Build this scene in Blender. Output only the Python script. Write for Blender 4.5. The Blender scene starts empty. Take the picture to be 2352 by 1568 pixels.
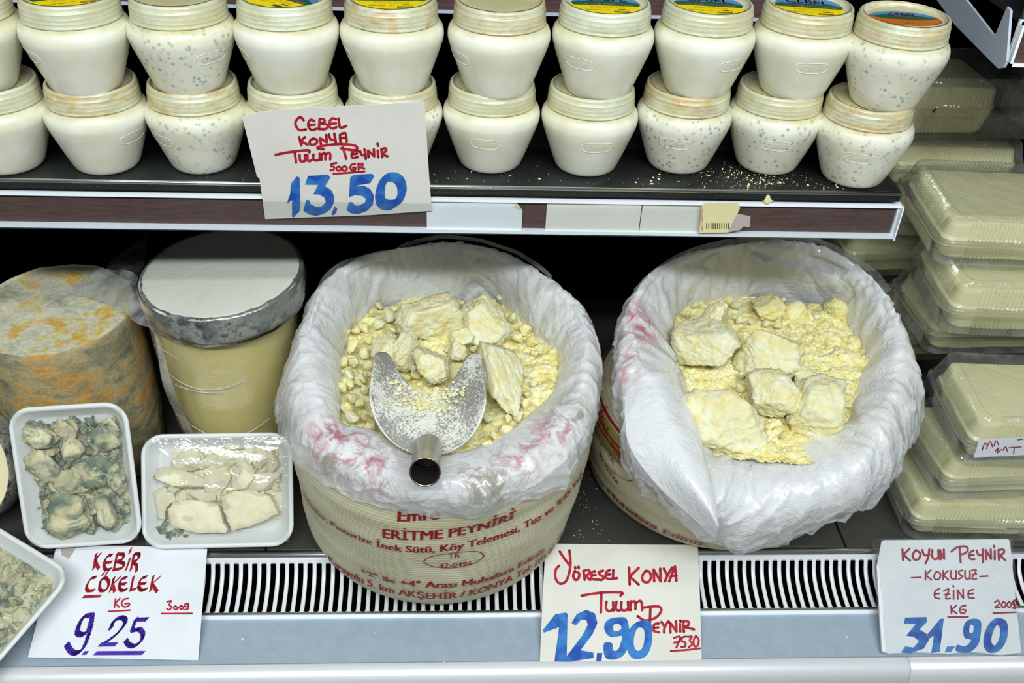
import bpy, bmesh, math, random
from mathutils import Vector, Matrix, noise
from mathutils.geometry import tessellate_polygon
random.seed(7)
C = bpy.context.scene.collection
SC = bpy.context.scene
# ------------------------------------------------------------------ camera
W, H, F = 2352, 1568, 2300.0
TH, PSI, ROLL = (math.radians(a) for a in (36.0, 4.1, 2.8))
CP = Vector((0, 0, 1.06))
fw = Vector((math.sin(PSI)*math.cos(TH), math.cos(PSI)*math.cos(TH), -math.sin(TH)))
r0 = fw.cross(Vector((0, 0, 1))).normalized(); u0 = r0.cross(fw)
RV = r0*math.cos(ROLL)+u0*math.sin(ROLL); UV_ = -r0*math.sin(ROLL)+u0*math.cos(ROLL)
cam = bpy.data.cameras.new('camera'); co = bpy.data.objects.new('camera', cam); C.objects.link(co)
cam.sensor_width = 36; cam.lens = F/W*36; cam.clip_start = .02
m = Matrix((RV, UV_, -fw)).transposed().to_4x4(); m.translation = CP; co.matrix_world = m
SC.camera = co
SC.view_settings.view_transform = 'Standard'; SC.view_settings.look = 'None'
SC.cycles.max_bounces = 8; SC.cycles.use_adaptive_sampling = True; SC.cycles.adaptive_threshold = .03; SC.cycles.adaptive_min_samples = 16; SC.cycles.diffuse_bounces = 3; SC.cycles.glossy_bounces = 3; SC.cycles.transparent_max_bounces = 16; SC.cycles.caustics_reflective = False
SC.view_settings.gamma = 1; SC.view_settings.use_curve_mapping = False
SC.view_settings.exposure = -0.03
# ------------------------------------------------------------------ light
wd = bpy.data.worlds.new('world'); SC.world = wd; wd.use_nodes = True
bg = wd.node_tree.nodes['Background']; bg.inputs[0].default_value = (.90, .96, 1, 1); bg.inputs[1].default_value = .13
def area(name, loc, tgt, sx, sy, e, col=(.93, .98, 1)):
    l = bpy.data.lights.new(name, 'AREA'); l.shape = 'RECTANGLE'; l.size = sx; l.size_y = sy; l.energy = e; l.color = col
    o = bpy.data.objects.new(name, l); C.objects.link(o); o.location = loc
    o.rotation_euler = (Vector(tgt)-Vector(loc)).to_track_quat('-Z', 'Y').to_euler(); return o
area('canopy_tube_light', (0, .16, 1.74), (0, 1.1, .2), 2.4, .08, 10.5)
area('ceiling_tube_light', (.1, -.85, 2.28), (0, 1.0, .2), 2.4, .16, 74, (.91, .975, 1))
# ------------------------------------------------------------------ helpers
def ray(px, py): return RV*((px-W/2)/F) - UV_*((py-H/2)/F) + fw
def at(px, py, z=None, y=None, x=None):
    d = ray(px, py)
    if z is not None: t = (z-CP.z)/d.z
    elif y is not None: t = (y-CP.y)/d.y
    else: t = (x-CP.x)/d.x
    return CP+d*t
def hit(px, py, p0, n):
    d = ray(px, py); return CP+d*((p0-CP).dot(n)/d.dot(n))
def col(r, g, b, a=1):
    f = lambda c: (c/255/12.92) if c/255 <= .04045 else ((c/255+.055)/1.055)**2.4
    return (f(r), f(g), f(b), a)
def link(name, me, parent=None):
    o = bpy.data.objects.new(name, me); C.objects.link(o)
    if parent: o.parent = parent
    return o
def obj(name, v, f, mat=None, parent=None, smooth=True, mi=None, uv=None):
    me = bpy.data.meshes.new(name); me.from_pydata([tuple(p) for p in v], [], f)
    for mm in (mat if isinstance(mat, list) else [mat]):
        if mm: me.materials.append(mm)
    if smooth: me.polygons.foreach_set('use_smooth', [True]*len(me.polygons))
    if mi: me.polygons.foreach_set('material_index', mi)
    if uv:
        l = me.uv_layers.new(name='UVMap')
        for lp in me.loops: l.data[lp.index].uv = uv[lp.vertex_index]
    me.update()
    return link(name, me, parent)
def tag(o, label=None, cat=None, group=None, kind=None):
    for k, val in (('label', label), ('category', cat), ('group', group), ('kind', kind)):
        if val: o[k] = val
    return o
def thing(name, label, cat, loc=(0, 0, 0), group=None):
    o = bpy.data.objects.new(name, None); C.objects.link(o); o.location = loc; o.empty_display_size = .02
    return tag(o, label, cat, group)
def copy_tree(o, parent=None):
    c = o.copy(); C.objects.link(c); c.parent = parent
    for ch in list(o.children): copy_tree(ch, c)
    return c
def frame(o, org, ux, uz):      # place o so local x = ux, local z = uz
    ux = ux.normalized(); uz = (uz-ux*uz.dot(ux)).normalized(); uy = uz.cross(ux)
    m = Matrix((ux, uy, uz)).transposed().to_4x4(); m.translation = org; o.matrix_world = m; return o
def lathe(prof, n=64, c=(0, 0, 0), dis=None):
    v, f = [], []
    for (r, z) in prof:
        for i in range(n):
            a = 2*math.pi*i/n; rr, zz = r, z
            if dis: rr, zz = dis(r, z, a)
            v.append((c[0]+rr*math.cos(a), c[1]+rr*math.sin(a), c[2]+zz))
    for j in range(len(prof)-1):
        for i in range(n):
            k = (i+1) % n; f.append((j*n+i, j*n+k, (j+1)*n+k, (j+1)*n+i))
    return v, f
def box(x0, x1, y0, y1, z0, z1):
    v = [(x, y, z) for z in (z0, z1) for y in (y0, y1) for x in (x0, x1)]
    return v, [(0, 2, 3, 1), (4, 5, 7, 6), (0, 1, 5, 4), (2, 6, 7, 3), (0, 4, 6, 2), (1, 3, 7, 5)]
def join(parts):
    v, f = [], []
    for a, b in parts:
        k = len(v); v += list(a); f += [tuple(i+k for i in q) for q in b]
    return v, f
def bevel(o, w=.001, s=2):
    b = o.modifiers.new('bevel', 'BEVEL'); b.width = w; b.segments = s; b.limit_method = 'ANGLE'; return o
def extrude(prof, x0, x1, nx=1, caps=True):   # prof: list of (y,z) closed polygon, extruded along x
    n = len(prof); v = []; f = []
    for i in range(nx+1):
        x = x0+(x1-x0)*i/nx; v += [(x, y, z) for y, z in prof]
    for i in range(nx):
        for j in range(n):
            k = (j+1) % n; f.append((i*n+j, i*n+k, (i+1)*n+k, (i+1)*n+j))
    if caps: f += [tuple(range(n))[::-1], tuple(nx*n+j for j in range(n))]
    return v, f
def cr(p0, p1, p2, p3, t):
    return ((p1*2)+(p2-p0)*t+(p0*2-p1*5+p2*4-p3)*t*t+(p1*3-p0-p2*3+p3)*t*t*t)*.5
def spline(pts, k=5, closed=False):
    n = len(pts); o = []
    rng = range(n if closed else n-1)
    for i in rng:
        if closed: a, b, c, d = pts[i-1], pts[i], pts[(i+1) % n], pts[(i+2) % n]
        else: a, b, c, d = pts[max(i-1, 0)], pts[i], pts[i+1], pts[min(i+2, n-1)]
        for j in range(k): o.append(cr(a, b, c, d, j/k))
    if not closed: o.append(pts[-1])
    return o
def fn(p, s, oct=3): return noise.fractal(Vector(p)*s, 1.0, 2.0, oct)
def cells(x, y, s, seed=0.):
    d, _ = noise.voronoi(Vector((x*s, y*s, seed)))
    return d[0], d[1]
# ------------------------------------------------------------------ materials
def mat(name, c=(.8, .8, .8, 1), rough=.5, metal=0, **kw):
    m = bpy.data.materials.new(name); m.use_nodes = True; b = m.node_tree.nodes['Principled BSDF']
    b.inputs['Base Color'].default_value = c; b.inputs['Roughness'].default_value = rough; b.inputs['Metallic'].default_value = metal
    for k, v in kw.items(): b.inputs[k.replace('_', ' ')].default_value = v
    return m
def nd(m, t, **kw):
    n = m.node_tree.nodes.new(t)
    for k, v in kw.items():
        if k.startswith('i_'): n.inputs[k[2:].replace('_', ' ')].default_value = v
        else: setattr(n, k, v)
    return n
def lk(m, a, ao, b, bi): m.node_tree.links.new(a.outputs[ao], b.inputs[bi])
def coord(m, kind='Object', scale=(1, 1, 1), rnd=False):
    t = nd(m, 'ShaderNodeTexCoord'); p = nd(m, 'ShaderNodeMapping'); p.inputs['Scale'].default_value = scale
    lk(m, t, kind, p, 'Vector')
    if rnd:
        oi = nd(m, 'ShaderNodeObjectInfo'); mu = nd(m, 'ShaderNodeMath', operation='MULTIPLY'); mu.inputs[1].default_value = 37.
        lk(m, oi, 'Random', mu, 0); lk(m, mu, 0, p, 'Location')
    return p
def ntex(m, vec, scale, detail=4, rough=.6, dist=0):
    n = nd(m, 'ShaderNodeTexNoise'); n.inputs['Scale'].default_value = scale; n.inputs['Detail'].default_value = detail
    n.inputs['Roughness'].default_value = rough; n.inputs['Distortion'].default_value = dist
    lk(m, vec, 0, n, 'Vector'); return n
def ramp(m, src, so, stops, interp='LINEAR'):
    r = nd(m, 'ShaderNodeValToRGB'); r.color_ramp.interpolation = interp
    while len(r.color_ramp.elements) < len(stops): r.color_ramp.elements.new(.5)
    for e, (p, c) in zip(r.color_ramp.elements, stops):
        e.position = p; e.color = c if len(c) == 4 else (*c, 1)
    lk(m, src, so, r, 'Fac'); return r
def mix(m, fac, a, b, mode='MIX'):
    x = nd(m, 'ShaderNodeMix', data_type='RGBA', blend_type=mode)
    for s, v in ((0, fac), (6, a), (7, b)):
        if isinstance(v, (float, int)): x.inputs[s].default_value = v
        elif isinstance(v, tuple) and not hasattr(v[0], 'outputs'): x.inputs[s].default_value = v
        else: m.node_tree.links.new(v[0].outputs[v[1]], x.inputs[s])
    return (x, 2)
def setc(m, src, inp='Base Color'):
    m.node_tree.links.new(src[0].outputs[src[1]], m.node_tree.nodes['Principled BSDF'].inputs[inp])
def bump(m, src, so=0, strength=.3, dist=.001, prev=None):
    b = nd(m, 'ShaderNodeBump'); b.inputs['Strength'].default_value = strength; b.inputs['Distance'].default_value = dist
    lk(m, src, so, b, 'Height')
    if prev: lk(m, prev, 0, b, 'Normal')
    m.node_tree.links.new(b.outputs[0], m.node_tree.nodes['Principled BSDF'].inputs['Normal']); return b
G0 = (0, 0, 0, 1); G1 = (1, 1, 1, 1)

def m_case(name, c, rough=.4, metal=0., sc=(1, 1, 1)):
    m = mat(name, c, rough, metal); v = coord(m, 'Object', sc); n = ntex(m, v, 60, 5, .7)
    d = ramp(m, n, 0, [(.3, tuple(x*.86 for x in c[:3])), (.7, c)]); setc(m, (d, 0))
    sp = ntex(m, v, 900, 2, .5); s2 = ramp(m, sp, 0, [(.72, G0), (.76, G1)])
    setc(m, mix(m, (s2, 0), (d, 0), (.75, .76, .74, 1))); bump(m, n, 0, .05, .001); return m
M = {}
M['dark_steel'] = m_case('dark_steel', col(48, 51, 49), .36, .3)
M['deck'] = m_case('deck_steel', col(80, 80, 75), .45, .3)
M['panel'] = m_case('grey_panel', col(166, 182, 197), .5)
M['chrome'] = mat('brushed_aluminium', (.72, .73, .74, 1), .22, 1.)
M['grille'] = mat('grille_aluminium', (.93, .94, .95, 1), .25, .12)
M['trimwhite'] = mat('white_trim', col(244, 250, 255), .3)
M['bumper'] = mat('satin_aluminium', (.93, .95, .97, 1), .34, .35)
M['black'] = mat('black_back', (.0015, .0015, .0015, 1), .9, Specular_IOR_Level=.02)  # near-black wall colour carries the darkness of the unlit void behind the shelves
M['trough'] = mat('black_trough', (.003, .003, .003, 1), .9, Specular_IOR_Level=.02)
M['floor'] = mat('floor_tile', col(110, 106, 98), .5)
def wood():
    m = mat('brown_wood_insert', col(84, 60, 56), .45); v = coord(m, 'Object', (3, 40, 40)); n = ntex(m, v, 9, 8, .65, .4)
    r = ramp(m, n, 0, [(.3, col(66, 46, 43)), (.7, col(98, 72, 66))])
    v2 = coord(m, 'Object', (1, 1, 1)); s = ntex(m, v2, 420, 3, .6); sp = ramp(m, s, 0, [(.73, G0), (.77, G1)])
    setc(m, mix(m, (sp, 0), (r, 0), (.6, .6, .6, 1))); return m
M['wood'] = wood()
def clearm(name, tint=(1, 1, 1, 1), rough=.08, alpha=.0, milky=.1, ribs=0, ior=1.45, boost=1.):
    m = bpy.data.materials.new(name); m.use_nodes = True; nt = m.node_tree; nt.nodes.clear()
    o = nd(m, 'ShaderNodeOutputMaterial'); t = nd(m, 'ShaderNodeBsdfTransparent'); t.inputs[0].default_value = tint
    g = nd(m, 'ShaderNodeBsdfGlossy'); g.inputs['Roughness'].default_value = rough; g.inputs[0].default_value = (1, 1, 1, 1)
    d = nd(m, 'ShaderNodeBsdfTranslucent'); d.inputs[0].default_value = (.85, .88, .88, 1)
    df = nd(m, 'ShaderNodeBsdfDiffuse'); df.inputs[0].default_value = (.85, .88, .88, 1)
    ad = nd(m, 'ShaderNodeMixShader'); lk(m, df, 0, ad, 1); lk(m, d, 0, ad, 2); ad.inputs[0].default_value = .4
    m1 = nd(m, 'ShaderNodeMixShader'); v = coord(m, 'Object'); n = ntex(m, v, 30, 5, .6, 1.)
    r = ramp(m, n, 0, [(.35, (milky*.4,)*3), (.7, (milky*1.6,)*3)]); lk(m, r, 0, m1, 0); lk(m, t, 0, m1, 1); lk(m, ad, 0, m1, 2)
    fr = nd(m, 'ShaderNodeLayerWeight'); fr.inputs[0].default_value = .5
    pw = nd(m, 'ShaderNodeMath', operation='POWER'); pw.inputs[1].default_value = 4.; lk(m, fr, 1, pw, 0)
    mu = nd(m, 'ShaderNodeMath', operation='MULTIPLY_ADD', use_clamp=True); mu.inputs[1].default_value = .8*boost; mu.inputs[2].default_value = .04*boost; lk(m, pw, 0, mu, 0)
    b = nd(m, 'ShaderNodeBump'); b.inputs['Strength'].default_value = .5; b.inputs['Distance'].default_value = .002
    n2 = ntex(m, v, 70, 3, .5, 1.5); lk(m, n2, 0, b, 'Height'); lk(m, b, 0, g, 'Normal'); lk(m, b, 0, fr, 1)
    m2 = nd(m, 'ShaderNodeMixShader'); lk(m, mu, 0, m2, 0); lk(m, m1, 0, m2, 1); lk(m, g, 0, m2, 2); lk(m, m2, 0, o, 0)
    return m
M['clear'] = clearm('clear_plastic', (.975, .98, .96, 1), .09, milky=.12, boost=1.7)
M['film'] = clearm('stretch_film', (.985, .99, .985, 1), .11, milky=.06, boost=2.2)
M['bagfilm'] = clearm('bag_film', (.95, .96, .97, 1), .16, milky=.22, boost=1.1)
M['tailfilm'] = clearm('crinkled_milky_film', (.9, .93, .96, 1), .14, milky=.42, boost=2.)
M['crease'] = clearm('film_crease', (.97, .97, .95, 1), .12, milky=.9, boost=1.5)
M['cover'] = clearm('rail_cover', (.97, .98, .98, 1), .05, milky=.01, boost=1.)
def card(name, c=col(228, 226, 216)):
    m = mat(name, c, .6); v = coord(m, 'Object'); n = ntex(m, v, 14, 5, .6)
    r = ramp(m, n, 0, [(.35, tuple(x*.93 for x in c[:3])), (.6, c)])
    n2 = ntex(m, v, 22, 6, .7, .6); s = ramp(m, n2, 0, [(.66, G0), (.80, (.35, .35, .35, 1))])
    setc(m, mix(m, (s, 0), (r, 0), col(190, 180, 140))); return m
M['card'] = card('white_card'); M['card_cool'] = card('white_card_glossy', col(238, 242, 246)); M['card_cool'].node_tree.nodes['Principled BSDF'].inputs['Roughness'].default_value = .3
M['old_paper'] = card('yellowed_sticker', col(222, 212, 160))
def ink(name, c1, c2, sc=60):
    m = mat(name, c1, .5); v = coord(m, 'Object'); n = ntex(m, v, sc, 3, .6); r = ramp(m, n, 0, [(.38, c1), (.62, c2)]); setc(m, (r, 0)); return m
M['red'] = ink('red_marker', col(150, 10, 35), col(196, 28, 50)); M['blue'] = ink('blue_marker', col(22, 74, 168), col(50, 128, 200), 45)
M['violet'] = ink('violet_marker', col(50, 30, 160), col(84, 44, 176), 30)
M['darkred'] = ink('dark_red_marker', col(140, 22, 60), col(168, 30, 60))
M['grease'] = mat('torn_patch', col(176, 166, 158), .8)
def jarm(name, speck):
    m = mat(name, col(234, 231, 214), .28, Coat_Weight=.15, Coat_Roughness=.2); v = coord(m, 'Object', rnd=True)
    n = ntex(m, v, 25, 3, .5); r = ramp(m, n, 0, [(.35, col(224, 221, 194)), (.65, col(236, 236, 220))]); src = (r, 0)
    if speck:
        vo = nd(m, 'ShaderNodeTexVoronoi'); vo.inputs['Scale'].default_value = 150; lk(m, v, 0, vo, 'Vector')
        dot = ramp(m, vo, 'Distance', [(.14, G1), (.42, G0)]); n3 = ntex(m, v, 60, 2, .5); k = ramp(m, n3, 0, [(.38, G0), (.60, (.8, .8, .8, 1))])
        f = mix(m, 1., (dot, 0), (k, 0), 'MULTIPLY'); src = mix(m, f, src, col(128, 142, 154))
    tz = nd(m, 'ShaderNodeTexCoord'); sz = nd(m, 'ShaderNodeSeparateXYZ'); lk(m, tz, 'Object', sz, 0); n9 = ntex(m, v, 35, 3, .5); ad = nd(m, 'ShaderNodeMath', operation='MULTIPLY_ADD'); ad.inputs[1].default_value = .012; lk(m, n9, 0, ad, 0); lk(m, sz, 2, ad, 2)
    mr = nd(m, 'ShaderNodeMapRange'); mr.inputs['From Min'].default_value = .0785; mr.inputs['From Max'].default_value = .0865; mr.inputs['To Max'].default_value = .75; lk(m, ad, 0, mr, 'Value'); src = mix(m, (mr, 0), src, col(186, 178, 112))
    setc(m, src); m.node_tree.nodes['Principled BSDF'].inputs['Subsurface Weight'].default_value = .0
    m.node_tree.nodes['Principled BSDF'].inputs['Subsurface Scale'].default_value = .01; return m
M['jar'] = jarm('white_jar_plastic', False); M['jar_speck'] = jarm('speckled_jar_plastic', True)
def lidm():
    m = mat('lid_plastic', col(214, 216, 194), .3, Coat_Weight=.3, Coat_Roughness=.12); v = coord(m, 'Object', (1, 1, 2), rnd=True)
    n = ntex(m, v, 22, 5, .65, .5); r = ramp(m, n, 0, [(.3, col(184, 187, 152)), (.6, col(212, 215, 190))])
    n2 = ntex(m, v, 28, 6, .7, 1.); oi = nd(m, 'ShaderNodeObjectInfo')
    s = ramp(m, n2, 0, [(.46, G0), (.66, (1.,)*3)]); f = mix(m, 1., (s, 0), (oi, 'Random'), 'MULTIPLY')
    n6 = ntex(m, v, 9, 3, .6, .3); yl = ramp(m, n6, 0, [(.42, G0), (.66, (.45,)*3)]); r_ = mix(m, (yl, 0), (r, 0), col(196, 180, 108)); n7 = ntex(m, v, 48, 5, .7, .6); tn = ramp(m, n7, 0, [(.40, col(206, 172, 96)), (.6, col(176, 112, 62))])
    setc(m, mix(m, f, r_, (tn, 0)))
    v3 = coord(m, 'Object', (.25, .25, 5)); n3 = ntex(m, v3, 110, 3, .6, .3); v4 = coord(m, 'Object'); n8 = ntex(m, v4, 60, 3, .5, 1.5); bump(m, n3, 0, .5, .0012, bump(m, n8, 0, .3, .0015)); return m
M['lid'] = lidm()
M['yellow'] = mat('label_yellow', col(250, 222, 20), .35); M['sky'] = mat('label_blue', col(70, 140, 190), .35); M['green'] = mat('label_green', col(30, 92, 70), .35)
M['lred'] = mat('label_red', col(176, 44, 40), .4); M['orange'] = mat('label_orange', col(196, 106, 30), .4); M['lwhite'] = mat('label_white', col(236, 238, 230), .4)
M['ltext'] = mat('label_small_print', col(90, 84, 30), .5)
def curdm(name, a, b, c, bs=1.):
    m = mat(name, a, .85, Specular_IOR_Level=.15); v = coord(m, 'Object', rnd=True); n = ntex(m, v, 55, 6, .65)
    r = ramp(m, n, 0, [(.3, c), (.5, b), (.68, a)]); setc(m, (r, 0))
    n2 = ntex(m, v, 420, 6, .75); n3 = ntex(m, v, 130, 4, .6)
    b1 = bump(m, n3, 0, .55*bs, .003); bump(m, n2, 0, .7*bs, .0012, b1)
    p = m.node_tree.nodes['Principled BSDF']; p.inputs['Subsurface Weight'].default_value = 0.; p.inputs['Subsurface Scale'].default_value = .006
    p.inputs['Subsurface Radius'].default_value = (1, .8, .35); return m
M['curd'] = curdm('yellow_curd', col(246, 242, 200), col(240, 232, 168), col(230, 206, 112))
M['curd_pale'] = curdm('pale_curd', col(236, 236, 212), col(235, 230, 184), col(230, 213, 142))
M['curd_tray'] = curdm('ivory_curd', col(240, 236, 212), col(234, 228, 196), col(222, 212, 168), .7)
def moldm(name, lo, hi):
    m = curdm(name, col(230, 224, 190), col(220, 212, 172), col(204, 192, 144), .9); v = coord(m, 'Object', rnd=True)
    n = ntex(m, v, 38, 6, .7, .6); s = ramp(m, n, 0, [(lo, G0), (hi, G1)])
    base = [x for x in m.node_tree.nodes if x.type == 'VALTORGB'][0]; n2 = ntex(m, v, 90, 3, .6)
    mc = ramp(m, n2, 0, [(.35, col(74, 100, 94)), (.65, col(148, 162, 134))]); setc(m, mix(m, (s, 0), (base, 0), (mc, 0))); return m
M['mold1'] = moldm('blue_mould_curd', .40, .52); M['mold2'] = moldm('light_mould_curd', .46, .60)
M['foam'] = mat('white_foam', col(228, 231, 228), .45, Subsurface_Weight=.1, Subsurface_Scale=.005)
def linerm(name, spots, alpha_lo=.80, alpha_hi=1.):
    m = mat(name, col(246, 247, 250), .30, Coat_Weight=1., Coat_Roughness=.10); nt = m.node_tree; p = nt.nodes['Principled BSDF']
    v = coord(m, 'Object'); n = ntex(m, v, 14, 5, .6, 1.); r = ramp(m, n, 0, [(.3, col(248, 250, 252)), (.7, col(255, 255, 255))]); src = (r, 0)
    for (c, rad, cl) in spots:     # printing of the sack that shows through the film
        g = nd(m, 'ShaderNodeVectorMath', operation='DISTANCE'); tc = nd(m, 'ShaderNodeTexCoord'); lk(m, tc, 'Object', g, 0); g.inputs[1].default_value = c
        s = nd(m, 'ShaderNodeMapRange'); s.inputs['From Min'].default_value = rad; s.inputs['From Max'].default_value = rad*.35; lk(m, g, 'Value', s, 'Value')
        vs = coord(m, 'Object', (1, 1, .4)); nn = ntex(m, vs, 46, 4, .7, .8); nr = ramp(m, nn, 0, [(.44, G0), (.60, G1)])
        f = mix(m, 1., (s, 0), (nr, 0), 'MULTIPLY'); src = mix(m, f, src, cl)
    setc(m, src)
    n2 = ntex(m, v, 24, 4, .6, 2.2); n3 = ntex(m, v, 130, 4, .6, 1.2)
    vo = nd(m, 'ShaderNodeTexVoronoi', feature='F1'); vo.inputs['Scale'].default_value = 30
    wv = mix(m, .08, (v, 0), (n2, 1)); nt.links.new(wv[0].outputs[2], vo.inputs['Vector'])
    vr = vo; vo2 = nd(m, 'ShaderNodeTexVoronoi', feature='F1'); vo2.inputs['Scale'].default_value = 75; nt.links.new(wv[0].outputs[2], vo2.inputs['Vector'])
    b1 = bump(m, n2, 0, .3, .004); b2 = bump(m, vr, 0, .30, .006, b1); b3 = bump(m, vo2, 0, .14, .002, b2); bump(m, n3, 0, .05, .001, b3)
    tl = nd(m, 'ShaderNodeBsdfTranslucent'); tl.inputs[0].default_value = (.93, .95, .96, 1); ms = nd(m, 'ShaderNodeMixShader'); ms.inputs[0].default_value = .28
    tr = nd(m, 'ShaderNodeBsdfTransparent'); mt = nd(m, 'ShaderNodeMixShader')
    uvn = nd(m, 'ShaderNodeUVMap'); sp = nd(m, 'ShaderNodeSeparateXYZ'); lk(m, uvn, 0, sp, 0)
    ed = ramp(m, sp, 'Y', [(.0, (.10,)*3), (.35, (.05,)*3), (.68, (.14,)*3), (.97, (.70,)*3)]); n5 = ntex(m, v, 38, 5, .7, .5)
    er = ramp(m, n5, 0, [(.35, (.3,)*3), (.65, (1,)*3)]); fe = mix(m, 1., (ed, 0), (er, 0), 'MULTIPLY')
    nt.links.new(fe[0].outputs[2], mt.inputs[0])
    out = nt.nodes['Material Output']; lk(m, p, 0, ms, 1); lk(m, tl, 0, ms, 2); lk(m, ms, 0, mt, 1); lk(m, tr, 0, mt, 2); lk(m, mt, 0, out, 0); return m
def sackm():
    m = mat('woven_sack', col(222, 214, 190), .65); v = coord(m, 'UV', (1, 1, 1))
    w1 = nd(m, 'ShaderNodeTexWave', wave_type='BANDS', bands_direction='X'); w1.inputs['Scale'].default_value = 75; lk(m, v, 0, w1, 'Vector')
    w2 = nd(m, 'ShaderNodeTexWave', wave_type='BANDS', bands_direction='Y'); w2.inputs['Scale'].default_value = 16; lk(m, v, 0, w2, 'Vector')
    w = mix(m, 1., (w1, 0), (w2, 0), 'MULTIPLY'); v2 = coord(m, 'Object', (1, 1, 2.5)); n = ntex(m, v2, 9, 6, .65)
    r = ramp(m, n, 0, [(.3, col(190, 184, 146)), (.62, col(214, 210, 178))]); n4 = ntex(m, v2, 16, 6, .7, .5)
    s = ramp(m, n4, 0, [(.66, G0), (.80, (.7, .7, .7, 1))]); setc(m, mix(m, (s, 0), (r, 0), col(128, 118, 86)))
    b1 = bump(m, w[0], 2, .5, .0012); bump(m, n, 0, .35, .004, b1); return m
M['sack'] = sackm()
M['sackgreen'] = mat('green_weave', col(132, 132, 62), .7); M['sackred'] = ink('sack_red_print', col(128, 12, 26), col(152, 22, 38), 300)
def rindm(name, stops, sc=9, dist=.8, stretch=(1, 1, 1)):
    m = mat(name, stops[0][1], .85, Specular_IOR_Level=.2); v = coord(m, 'Object', stretch); n = ntex(m, v, sc, 10, .68, dist)
    r = ramp(m, n, 0, stops); n2 = ntex(m, v, 160, 5, .7); s = ramp(m, n2, 0, [(.4, (.72, .72, .72, 1)), (.6, G1)])
    n5 = ntex(m, v, 15, 5, .6, .4); g = ramp(m, n5, 0, [(.5, G0), (.62, (.75,)*3)])
    c = mix(m, (g, 0), (r, 0), stops[-1][1]); setc(m, mix(m, .7, c, (s, 0), 'MULTIPLY')); bump(m, n2, 0, .5, .0015, bump(m, n, 0, .6, .008)); return m
M['rind_top'] = rindm('orange_grey_rind_top', [(.28, col(116, 130, 112)), (.40, col(196, 196, 164)), (.49, col(224, 220, 196)), (.55, col(224, 204, 124)), (.61, col(228, 172, 66)), (.69, col(216, 196, 150)), (.84, col(220, 222, 206))], 20, .25)
M['rind_side'] = rindm('brown_grey_rind_side', [(.28, col(72, 84, 72)), (.40, col(136, 136, 108)), (.50, col(188, 172, 128)), (.57, col(214, 160, 72)), (.66, col(150, 130, 96)), (.85, col(146, 142, 116))], 13, .3, (1, 1, 1.5))
M['rind_dark'] = rindm('dark_blue_grey_rind', [(.30, col(22, 25, 26)), (.42, col(70, 80, 82)), (.52, col(150, 152, 146)), (.58, col(176, 176, 160)), (.66, col(40, 46, 46)), (.8, col(110, 116, 108))], 52, .35)
M['rind_green'] = rindm('dark_green_rind', [(.3, col(40, 52, 48)), (.5, col(84, 96, 88)), (.7, col(110, 112, 90))], 14)
def facem(name, c):
    m = mat(name, c, .5, Coat_Weight=.25, Coat_Roughness=.15); v = coord(m, 'Object'); n = ntex(m, v, 12, 5, .6)
    r = ramp(m, n, 0, [(.3, tuple(x*.9 for x in c[:3])), (.65, c)]); setc(m, (r, 0)); n2 = ntex(m, v, 60, 4, .6, 1.); bump(m, n2, 0, .15, .001)
    p = m.node_tree.nodes['Principled BSDF']; p.inputs['Subsurface Weight'].default_value = .15; p.inputs['Subsurface Scale'].default_value = .01; return m
M['cutface'] = facem('cut_cheese_face', col(253, 252, 236)); M['yellowside'] = facem('yellow_cheese_side', col(228, 212, 136)); M['cutface2'] = facem('cut_cheese_face_beige', col(244, 230, 186))
M['block'] = facem('white_cheese_block', col(226, 221, 172))
def steelm():
    m = mat('scoop_steel', (.50, .49, .44, 1), .5, .8); v = coord(m, 'Object'); n = ntex(m, v, 330, 5, .75); n2 = ntex(m, v, 16, 4, .6)
    a = mix(m, .45, (n, 0), (n2, 0)); s = ramp(m, a[0], 2, [(.475, (.08,)*3), (.525, G1)]); setc(m, mix(m, (s, 0), (.52, .51, .46, 1), col(226, 226, 214)))
    inv = ramp(m, s, 0, [(0, (.75,)*3), (1, G0)]); m.node_tree.links.new(inv.outputs[0], m.node_tree.nodes['Principled BSDF'].inputs['Metallic'])
    rr = ramp(m, s, 0, [(0, (.48,)*3), (1, (.9,)*3)]); m.node_tree.links.new(rr.outputs[0], m.node_tree.nodes['Principled BSDF'].inputs['Roughness']); return m
M['scoop'] = steelm(); M['scooptube'] = mat('scoop_tube_steel', (.50, .48, .42, 1), .25, 1.); M['tubein'] = mat('scoop_tube_shade', (.08, .07, .06, 1), .5, .8)  # tube interior is a darker steel, its inner shade put into the colour
M['bracket'] = mat('grey_bracket', col(176, 186, 200), .5); M['glassg'] = mat('dark_greenish_panel', col(60, 72, 66), .3)
M['flyblack'] = mat('fly_black', (.01, .01, .01, 1), .4); M['flywing'] = mat('fly_wing', (.25, .22, .2, 1), .3)
M['darkwood'] = mat('brown_board', col(60, 40, 24), .7)

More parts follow.
